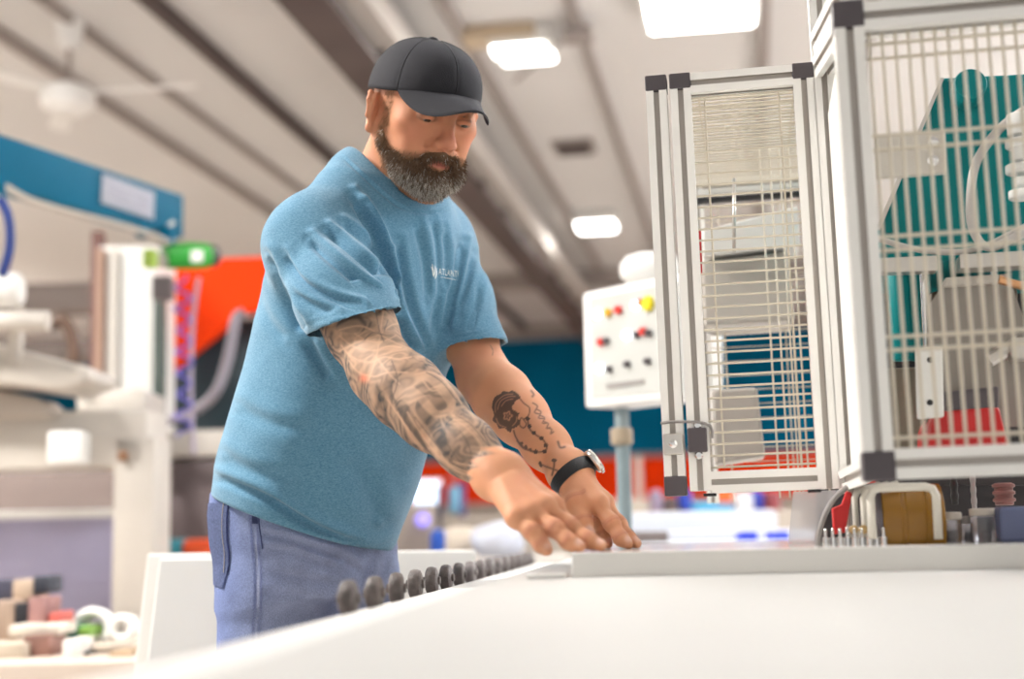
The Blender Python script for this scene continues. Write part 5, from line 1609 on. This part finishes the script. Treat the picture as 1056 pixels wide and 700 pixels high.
for a_, b_, Y_, s_ in ((172, 243, 5.05, .05), (147, 238, 4.9, .04)):
    bm = bmesh.new(); add_box(bm, toW(Q(a_, b_, Y_)), (s_, s_, s_ * 1.3), .008); cpart('cable_trolley', bm, m_crane)
# ---- hoist
ho = thing('hoist', 'small green hoist motor hanging from the jib end', 'hoist', toW(Q(195, 264, 5.1))); HO = toW(Q(195, 264, 5.1))
m_green = mat('green_enamel', (.02, .33, .03), .35)
bm = bmesh.new(); a, b = toW(Q(168, 264, 5.1)), toW(Q(216, 264, 5.2)); ax = (b - a)
add_lathe(bm, a, ax.normalized() , [(.035, 0), (.048, .01), (.050, ax.length * .5), (.048, ax.length - .01), (.040, ax.length)], 24); xf(bm, bm.verts[:], Matrix.Translation(-HO)); obj('motor', bm, m_green, ho, smooth=40)
bm = bmesh.new(); add_lathe(bm, b, ax.normalized(), [(.040, -.002), (.042, .02), (.03, .035)], 20); xf(bm, bm.verts[:], Matrix.Translation(-HO)); obj('end_cap', bm, m_dgrey, ho, smooth=40)
bm = bmesh.new(); add_lathe(bm, toW(Q(170, 268, 5.1)), -ax.normalized(), [(.03, 0), (.030, .03), (.018, .05)], 16); xf(bm, bm.verts[:], Matrix.Translation(-HO)); obj('gear_nose', bm, m_offwhite, ho, smooth=40)
bm = bmesh.new(); add_tube(bm, smooth_path([toW(Q(175, 248, 5.1)), toW(Q(172, 236, 5.08)), toW(Q(180, 228, 5.08))]), .008, 8); xf(bm, bm.verts[:], Matrix.Translation(-HO)); obj('hook', bm, m_steel, ho, smooth=True)
bm = bmesh.new(); p4 = toW(Q(203, 264, 5.04)); add_box(bm, p4, (.045, .01, .045), .004); xf(bm, bm.verts[:], Matrix.Translation(-HO)); obj('rating_plate', bm, m_white, ho)
one('yellow_green_valve', 146, 256, 160, 275, 5.0, .05, mat('lime_plastic', (.45, .65, .12), .4), 'pale green valve left of the green hoist', 'valve', .012)
one('control_pendant', 156, 284, 176, 308, 5.0, .06, mat('pendant_grey', (.12, .10, .10), .5), 'dark grey pendant box hanging below the green hoist', 'control box', .008)
# spiral hose
bm = bmesh.new(); pts = []
for k in range(260):
    t = k / 259; y = 284 + t * 165; x = 186 + 4 * math.sin(t * 2.5)
    c = toW(Q(x, y, 5.1)); a = t * 2 * PI * 7.5; pts.append(c + Vector((math.cos(a), math.sin(a), 0)) * (.020 + .012 * math.sin(t * 9) ** 2))
add_tube(bm, pts, .0055, 6); tag(obj('spiral_hose', bm, mat('violet_hose', (.12, .10, .48), .4), smooth=True), 'violet blue spiral air hose hanging below the green hoist', 'hose')
hose('straight pale hose hanging right of the spiral hose', [B(205, 286, 5.15), B(199, 330, 5.15), B(197, 400, 5.15), B(200, 470, 5.15)], .008, mat('hose_lilac', (.38, .33, .42), .4))
hose('grey looping hose between orange gusset and the man', [B(252, 322, 5.3), B(243, 330, 5.3), B(235, 370, 5.3), B(222, 405, 5.3), B(200, 424, 5.4), B(170, 436, 5.6), B(160, 440, 5.70)], .020, mat('hose_grey', (.27, .25, .29), .4))
# ---- orange gusset
gus = bmesh.new(); lprism(gus, [(167, 268), (330, 262), (330, 318), (262, 320), (250, 322), (172, 384), (166, 382)], 6.2, .10); bev(gus, .01)
tag(obj('orange_gusset', gus, mat('machine_orange', (.85, .050, .004), .7, spec=.1)), 'large orange machine side panel left behind the man', 'panel')
one('dark_machine', 168, 330, 275, 470, 6.36, .6, mat('dark_teal_machine', (.012, .03, .04), .5), 'dark machine body below the orange panel', 'machine', .03)
# ---- white column
col = thing('white_column', 'tall white machine column behind the jib crane', 'column', B(131, 640, 5.7)); O_ = B(131, 640, 5.7)
for nm, (x0, y0, x1, y1, Y, d), m in (('column_body', (102, 254, 158, 470, 5.7, .35), m_white), ('corner_strip', (99, 256, 104, 460, 5.66, .04), mat('column_edge', (.35, .22, .16), .6)), ('cable_strip', (114, 256, 119, 440, 5.66, .03), m_offwhite), ('side_rail', (158, 300, 164, 640, 5.66, .08), mat('rail_dark', (.05, .07, .06), .5))):
    bm = bmesh.new(); lbox(bm, x0, y0, x1, y1, Y, d, .006); xf(bm, bm.verts[:], Matrix.Translation(-O_)); obj(nm, bm, m, col)
one('thin_red_post', 94, 238, 96, 350, 6.0, .05, mat('rust_post', (.12, .05, .04), .6), 'thin rust coloured post left of the white column', 'post', .004)
# ---- gantry at the left
gan = thing('white_gantry', 'off-white gantry frame with a thick cross beam at left', 'machine', B(80, 640, 4.6)); GO = B(80, 640, 4.6)
def gpart(name, bm, m, smooth=30, par=gan): xf(bm, bm.verts[:], Matrix.Translation(-GO)); return obj(name, bm, m, par, None, smooth)
bm = bmesh.new(); lbox(bm, -160, 428, 152, 482, 4.6, .28, .02); gpart('cross_beam', bm, m_offwhite)
bm = bmesh.new(); lbox(bm, 117, 450, 158, 640, 4.6, .22, .012); gpart('leg', bm, m_offwhite)
bm = bmesh.new(); a = B(127, 470, 4.58); add_lathe(bm, a, RW @ Vector((0, -1, 0)), [(.018, 0), (.018, .006), (.010, .010)], 18); gpart('bolt', bm, mat('brown_bolt', (.25, .13, .07), .5))
bm = bmesh.new(); lbox(bm, 48, 444, 84, 478, 4.5, .10, .012); gpart('motor_cover', bm, m_white)
bm = bmesh.new(); lprism(bm, [(-120, 338), (0, 355), (92, 378), (95, 392), (60, 402), (0, 395), (-120, 392)], 4.4, .30); bev(bm, .02); gpart('tilted_arm', bm, m_offwhite)
bm = bmesh.new(); lprism(bm, [(-60, 395), (0, 402), (40, 410), (60, 430), (-60, 432)], 4.55, .2); bev(bm, .02); gpart('arm_bracket', bm, mat('beige_dark', (.45, .40, .35), .5))
bm = bmesh.new(); add_tube(bm, [B(-80, 331, 4.3), B(50, 331, 4.3)], .032, 20); gpart('roller', bm, m_offwhite, 35)
bm = bmesh.new(); add_lathe(bm, B(-30, 300, 4.3), RW @ Vector((1, 0, 0)), [(.03, 0), (.055, .01), (.055, .135), (.045, .155), (.02, .16)], 24); gpart('motor_head', bm, m_white, 35)
bm = bmesh.new(); lbox(bm, 8, 316, 20, 372, 4.38, .04, .004); gpart('strut', bm, m_offwhite)
bm = bmesh.new(); lbox(bm, 78, 402, 150, 432, 5.0, .3, .02); gpart('carriage', bm, m_offwhite)
hose('dark ribbed cable loop beside the white column', [B(52, 336, 4.9), B(64, 330, 4.9), B(74, 345, 4.9), B(76, 368, 4.9), B(68, 384, 4.9)], .022, mat('ribbed_dark', (.10, .055, .035), .5), 'cable')
hose('dark blue cable bundle at the left edge under the jib', [B(0, 205, 4.0), B(9, 225, 4.0), B(10, 255, 4.0), B(2, 285, 4.0)], .014, mat('navy_hose', (.01, .03, .16), .4), 'cable')
for i, (y0, y1, Y) in enumerate(((292, 322, 9.0), (352, 372, 9.4))):
    o = one('ceiling_duct', -40, y0, 98, y1, Y, .2, mat('pipe_brown', (.20, .165, .15), .6), ('upper', 'lower')[i] + ' dull brown duct crossing behind the gantry', 'duct', .05); o['kind'] = 'structure'
# long bench and dark gap behind the gantry and behind the man
one('brown_gap_box', -60, 486, 120, 526, 5.4, .4, mat('gap_brown', (.23, .18, .165), .6), 'brown box standing for the dark gap under the gantry beam', 'gap filler', .01)  # solid box; the darkness of the gap is put into its colour
one('white_ledge', -60, 528, 120, 533, 5.2, .2, m_white, 'thin white ledge on top of the lilac panel', 'ledge', .003)
one('lilac_panel', -60, 534, 118, 650, 5.25, .05, m_lilac, 'pale lilac panel under the gantry at left', 'panel', .004)
one('side_bench', 168, 444, 240, 470, 5.9, .4, m_offwhite, 'off-white bench rail between column and the man', 'bench', .01)
one('bench_shadow_box', 168, 474, 236, 560, 5.92, .36, mat('bench_dark', (.12, .09, .09), .6), 'dark box standing for the shade under the off-white bench rail', 'crate', .02)  # dark box added in place of the shade beneath the bench
one('orange_bin', 187, 556, 222, 574, 5.0, .25, mat('bin_orange', (.75, .09, .02), .5), 'orange bin just above the white sheets', 'bin', .02)
one('teal_bin', 166, 556, 188, 574, 5.0, .2, mat('bin_teal', (.03, .22, .28), .5), 'teal bin left of the orange bin', 'bin', .02)
# ---- white sheets behind the man
bm = bmesh.new(); lprism(bm, [(152, 571), (490, 567), (496, floor_py(496, 3.05)), (96, floor_py(118, 3.05))], 3.05, .03); bev(bm, .004); tag(obj('white_sheet', bm, m_white), 'large white sheet standing behind the man, rear one', 'sheet')
bm = bmesh.new(); lprism(bm, [(164, 576), (400, 572), (400, floor_py(400, 2.93)), (104, floor_py(130, 2.93))], 2.93, .02); bev(bm, .004); tag(obj('white_sheet', bm, m_white), 'front white sheet behind the man\'s hips', 'sheet')
# ---- clutter at lower left
rnd = random.Random(4)
m_wood = mat('crate_wood', (.36, .28, .21), .7, var=.15, vscale=8)
rows = [('wooden_block', -10, 598, 14, 620, 3.9, (.05, .05, .08), 'dark blue block at the left edge of the clutter', 'block'),
 ('cardboard_box', 12, 598, 34, 618, 3.9, (.42, .32, .24), 'tan box on top of the lower left pile', 'box'),
 ('black_holder', 34, 594, 48, 612, 3.9, (.03, .035, .05), 'black holder on top right of the pile', 'holder'),
 ('crate', -12, 620, 14, 660, 3.8, (.34, .25, .19), 'brown crate at left edge of the pile', 'crate'),
 ('black_box', 15, 622, 28, 644, 3.8, (.015, .015, .02), 'black box in the middle of the pile', 'box'),
 ('red_grey_box', 29, 616, 46, 644, 3.8, (.30, .16, .15), 'dull red box beside the black box', 'box'),
 ('red_bottle', 50, 632, 60, 645, 3.8, (.50, .10, .08), 'small red bottle right of the pile', 'bottle'),
 ('flat_tray', 8, 645, 62, 655, 3.7, (.62, .56, .48), 'pale flat tray across the pile', 'tray'),
 ('brown_crate', 24, 656, 50, 684, 3.65, (.22, .11, .085), 'dark red crate under the pale tray', 'crate'),
 ('beige_bin', -12, 664, 24, 684, 3.6, (.45, .38, .30), 'beige bin under the brown crate', 'bin'),
 ('green_box', 60, 646, 80, 658, 3.9, (.02, .16, .12), 'dark green box right of the tray', 'box'),
 ('lime_cloth', 80, 646, 92, 658, 3.9, (.16, .30, .05), 'lime green packet beside the green box', 'packet'),
 ('white_carton', 64, 660, 80, 682, 3.6, (.70, .66, .62), 'white carton in front of the green box', 'carton'),
 ('grey_tray', 82, 666, 130, 672, 3.7, (.40, .34, .28), 'grey tray right of the white carton', 'tray'),
 ('wood_block', 112, 672, 134, 688, 3.6, (.38, .27, .17), 'wooden block below the grey tray', 'block'),
 ('dark_tool', 80, 672, 92, 680, 3.65, (.03, .03, .03), 'black tool below the grey tray', 'tool'),
 ('dark_bin', 10, 684, 26, 700, 3.5, (.05, .045, .05), 'dark bin at the bottom of the pile', 'bin')]
for nm, x0, y0, x1, y1, Y, c, lb, ct in rows:
    one(nm, x0, y0, x1, y1, Y, .14, mat('paint_' + nm, c, .6, var=.2, vscale=14), lb, ct, .006)
# coils of white tube on the clutter bench
for i, (x, y, r, lb) in enumerate(((95, 648, 17, 'larger white hose coil on the lower left bench'), (126, 648, 10, 'smaller white hose coil next to the white sheets'))):
    bm = bmesh.new(); c = Q(x, y, 4.0); R_ = r / 1466 * 4.0
    for k in range(3):
        add_tube(bm, [toW(c + Vector((R_ * (1 - .08 * k) * math.cos(a), .03 * k, R_ * (1 - .08 * k) * math.sin(a)))) for a in [2 * PI * i_ / 28 for i_ in range(28)]], .013, 8, closed=True)
    tag(obj('hose_coil', bm, m_white, smooth=True), lb, 'hose coil')
one('clutter_bench', -160, 688, 150, 760, 3.45, 1.0, mat('bench_wood', (.52, .43, .36), .6, var=.1, vscale=5), 'pale wooden bench under the lower left clutter', 'bench', .01)

# ---- behind the hands
one('grey_cabinet', 405, 521, 446, 600, 7.5, .4, mat('cabinet_taupe', (.40, .34, .30), .55), 'taupe machine cabinet right of the man\'s belly', 'cabinet', .02)
bm = bmesh.new(); lbox(bm, 424, 494, 456, 521, 7.3, .05, .01); sc_ = thing('monitor', 'bright monitor glowing between the man\'s belly and forearm', 'monitor', B(440, 521, 7.3)); xf(bm, bm.verts[:], Matrix.Translation(-B(440, 521, 7.3))); obj('casing', bm, m_white, sc_)
bm = bmesh.new(); lbox(bm, 426, 496, 454, 519, 7.29, .012, .001); xf(bm, bm.verts[:], Matrix.Translation(-B(440, 521, 7.3))); obj('screen', bm, mat('screen_glow', (.5, .6, .8), .3, emit=(.75, .86, 1), estr=1.6), sc_)
bm = bmesh.new(); a = B(436, 536, 7.5); add_lathe(bm, a, RW @ Vector((0, -1, 0)), [(.035, 0), (.035, .02), (.028, .03)], 20); tag(obj('indicator_lamp', bm, mat('violet_lamp', (.3, .25, .8), .4, emit=(.35, .28, 1), estr=1.2), smooth=35), 'round violet lamp on the taupe cabinet', 'lamp')
one('navy_post', 451, 500, 459, 566, 7.2, .1, mat('navy_paint', (.01, .03, .09), .5), 'navy post right of the glowing monitor', 'post', .02)
one('light_blue_canister', 461, 500, 474, 530, 7.2, .1, mat('canister_blue', (.16, .36, .52), .4), 'light blue canister beside the navy post', 'canister', .03)
one('red_canister', 462, 486, 473, 499, 7.2, .08, mat('canister_red', (.50, .07, .05), .4), 'red cap shape above the light blue canister', 'canister', .02)
one('indigo_jacket', 471, 496, 484, 560, 7.62, .1, mat('indigo_cloth', (.045, .035, .13), .6), 'indigo cloth hanging right of the light blue canister', 'cloth', .03)
one('blue_drum', 443, 545, 458, 574, 4.9, .15, mat('drum_blue', (.01, .06, .32), .4), 'small deep blue drum below the navy post', 'drum', .02)
def bag(name, x, y, w, h, Y, m, lb, cat):
    f = Field(); c = np.array(Q(x, y, Y)[:]); r_ = np.random.RandomState(int(x))
    for k in range(6):
        f.ell(c + r_.normal(size=3) * np.array((w * .22, w * .1, h * .16)) / 1466 * Y, np.array((w * .34, w * .30, h * .36)) / 1466 * Y * (.8 + .4 * r_.rand()), .05)
    v, q_ = f.mesh(h=.012); v = v + vnormals(v, q_) * (.008 * pnoise(v, 40, int(x)))[:, None] if 'pnoise' in globals() else v
    o = np_mesh(name, (v @ np.array(RW).T) + np.array((0, 0, ZC)), q_, m); return tag(o, lb, cat)
bag('white_bag', 520, 556, 56, 36, 5.0, mat('bag_white', (.50, .52, .60), .5), 'crumpled white bag behind the right hand', 'bag')
bag('cream_bag', 474, 560, 36, 26, 5.2, mat('bag_cream', (.52, .45, .37), .6), 'crumpled cream bag left of the white bag', 'bag')
one('tan_cabinet', 535, 520, 592, 600, 9.0, .5, mat('cabinet_tan', (.42, .36, .30), .6), 'tan cabinet far behind the two hands', 'cabinet', .02)
one('tan_counter', 590, 516, 700, 560, 10.0, .5, mat('cabinet_tan', (.42, .36, .30), .6), 'long tan counter at the foot of the orange wall band', 'counter', .02)
for i, (x0, x1, y0, y1, c, nm, lb, ct) in enumerate(((672, 684, 505, 535, (.30, .24, .34), 'mauve_cylinder', 'mauve roll on the far counter under the guard door hinge', 'roll'), (684, 700, 512, 530, (.10, .07, .07), 'dark_carton', 'dark carton right of the mauve roll', 'carton'),
    (702, 714, 505, 528, (.02, .06, .45), 'blue_crate', 'blue crate below the guard door latch', 'crate'), (714, 757, 518, 530, (.05, .36, .62), 'sky_blue_tray', 'long sky blue tray below the guard door', 'tray'),
    (738, 757, 506, 520, (.75, .14, .02), 'orange_crate', 'orange crate below the guard door', 'crate'), (758, 778, 508, 530, (.75, .76, .80), 'white_sack', 'white sack right of the orange crate', 'sack'),
    (778, 788, 505, 530, (.03, .05, .40), 'deep_blue_crate', 'deep blue crate right of the white sack', 'crate'), (790, 806, 506, 530, (.25, .05, .06), 'maroon_box', 'maroon box left of the frosted curtain', 'box'))):
    one(nm, x0, y0, x1, y1, 7.0, .2, mat('paint_' + nm, c, .5), lb, ct, .02)
one('roller_table', 600, 530, 816, 547, 5.2, .5, mat('bright_white', (.60, .63, .70), .4), 'white conveyor table behind the slab', 'table', .02)
one('white_machine_base', 655, 549, 860, 600, 4.6, .5, mat('bright_white', (.60, .63, .70), .4), 'white machine base below the conveyor table', 'machine base', .01)
for i, (x0, x1, c, nm, lb) in enumerate(((604, 622, (.02, .04, .50), 'cobalt_box', 'cobalt blue box seen between thumb and fingers'), (650, 690, (.16, .13, .12), 'dark_case', 'dark case under the white conveyor table'), (764, 782, (.02, .05, .55), 'royal_blue_box', 'royal blue box under the conveyor table'), (796, 815, (.03, .06, .55), 'ultramarine_box', 'ultramarine box next to the frosted curtain'))):
    one(nm, x0, 548, x1, 561, 4.3, .12, mat('paint_' + nm, c, .5), lb, 'box', .008)

one('rear_bench', 455, 533, 840, 560, 6.95, .6, mat('cabinet_tan', (.42, .36, .30), .6), 'tan bench carrying the row of coloured crates', 'bench', .01)
one('packing_bench', 440, 577, 600, 600, 4.75, .8, m_offwhite, 'pale bench carrying the crumpled bags', 'bench', .01)
one('lower_ledge', 598, 561, 840, 600, 4.25, .3, mat('bright_white', (.60, .63, .70), .4), 'white ledge below the white machine base', 'ledge', .01)
one('bin_stand', 164, 574, 226, 600, 4.95, .35, m_offwhite, 'pale stand carrying the teal and orange bins', 'stand', .01)
# ---- button panel on a post
bp_ = thing('button_console', 'white push-button control panel on a post left of the guard door', 'control panel', B(643, 420, 3.3)); BO = B(643, 420, 3.3)
def bpart(name, bm, m, par=bp_, smooth=30, label=None): xf(bm, bm.verts[:], Matrix.Translation(-BO)); return obj(name, bm, m, par, label, smooth)
# the panel turns its left edge away from the camera
YL, YR = 3.42, 3.12
def PP(px, py, off=0.0):
    t = (px - 601) / 95.0; Y = 1 / (1 / YL + (1 / YR - 1 / YL) * t); p = Q(px, py, Y)
    return toW(p + pn * off)
pd = Q(696, 350, YR) - Q(601, 350, YL); pn = Vector((pd.y, -pd.x, 0)).normalized()
def pquad(bm, poly, o0, o1):
    A = [bm.verts.new(PP(a, b, o1)) for a, b in poly]; Bk = [bm.verts.new(PP(a, b, o0)) for a, b in poly]; n = len(poly)
    bm.faces.new(A); bm.faces.new(Bk[::-1])
    for i in range(n): j = (i + 1) % n; bm.faces.new((A[j], A[i], Bk[i], Bk[j]))
bm = bmesh.new(); pquad(bm, [(600, 302), (700, 281), (700, 410), (603, 421)], -.13, 0); bev(bm, .008); bpart('case', bm, m_white)
bm = bmesh.new(); pquad(bm, [(609, 308), (700, 290), (700, 402), (611, 411)], -.001, .002); bpart('faceplate', bm, mat('faceplate', (.50, .505, .48), .5))
SP = 90 / 485
for px_, py_, kind in ((100, 185, 'lit'), (158, 175, 'yellow'), (215, 160, 'red'), (315, 135, 'lit'), (345, 120, 'red'), (380, 125, 'yellowbig'), (120, 338, 'red'), (148, 330, 'black'), (265, 300, 'lit'), (318, 298, 'black'), (355, 280, 'red'), (385, 288, 'black'),
                       (110, 484, 'lit'), (165, 490, 'black'), (265, 462, 'black'), (378, 445, 'black')):
    x, y = 600 + px_ * SP, 290 + py_ * SP; r = {'yellowbig': .018, 'lit': .011, 'black': .008}.get(kind, .010)
    mm = {'lit': mat('lit_white', (.9, .93, 1), .3, emit=(.9, .95, 1), estr=3.5), 'yellow': mat('btn_yellow', (.85, .45, .03), .4), 'yellowbig': mat('btn_yellow2', (.85, .70, .02), .4), 'red': mat('btn_red', (.70, .03, .02), .4), 'black': m_cap}[kind]
    bm = bmesh.new(); c = PP(x, y, .001); add_lathe(bm, c, RW @ pn, [(r, 0), (r, .010), (r * .8, .014)], 16); bpart('push_button', bm, mm, label={'lit': 'lit white button', 'yellow': 'yellow button', 'yellowbig': 'yellow emergency ring', 'red': 'red button', 'black': 'black switch'}[kind])
bm = bmesh.new(); pquad(bm, [(627, 396), (665, 391), (665, 395), (628, 401)], 0, .006); bpart('terminal_strip', bm, m_grey)
bm = bmesh.new(); a = B(641, 421, 3.36); add_cyl(bm, a, Vector((a.x, a.y, .0)), .017, seg=20); bpart('post', bm, mat('post_taupe', (.22, .28, .30), .5))
bm = bmesh.new(); a = B(641, 450, 3.36); add_cyl(bm, a - Vector((0, 0, .02)), a + Vector((0, 0, .02)), .026, seg=20, bevel=.004); bpart('collar', bm, mat('collar_tan', (.35, .28, .20), .5))
bm = bmesh.new(); a = B(655, 275, 3.5)
add_lathe(bm, B(641, 279, 3.5), (RW @ Vector((1, .2, .05))).normalized(), [(.02, 0), (.036, .015), (.045, .05), (.045, .13), (.03, .14)], 28)
tag(obj('robot_head', bm, m_white, smooth=35), 'rounded white head behind the top of the button panel', 'robot head')  # white robot head, gives no light
one('far_white_post', 655, 470, 668, 520, 12, .1, m_offwhite, 'thin pale post before the far orange wall band', 'post', .01)
# ================================================================ camera
cd = bpy.data.cameras.new('camera'); cam = bpy.data.objects.new('camera', cd); COL.objects.link(cam)
cam.matrix_world = Matrix.Translation(CAM) @ Matrix.Rotation(YAW, 4, 'Z') @ Matrix.Rotation(PI / 2 + PITCH, 4, 'X') @ Matrix.Rotation(-ROLL, 4, 'Z')
cd.sensor_width = 36.0; cd.lens = F_PX / 1056 * 36.0; cd.clip_start = .02; cd.clip_end = 200
SC.camera = cam
cd.dof.use_dof = True; cd.dof.focus_distance = 2.12; cd.dof.aperture_fstop = 2.0
vs = SC.view_settings; SC.display_settings.display_device = 'sRGB'
vs.view_transform = 'Standard'; vs.look = 'None'; vs.gamma = 1; vs.use_curve_mapping = False; vs.exposure = EXPOSURE
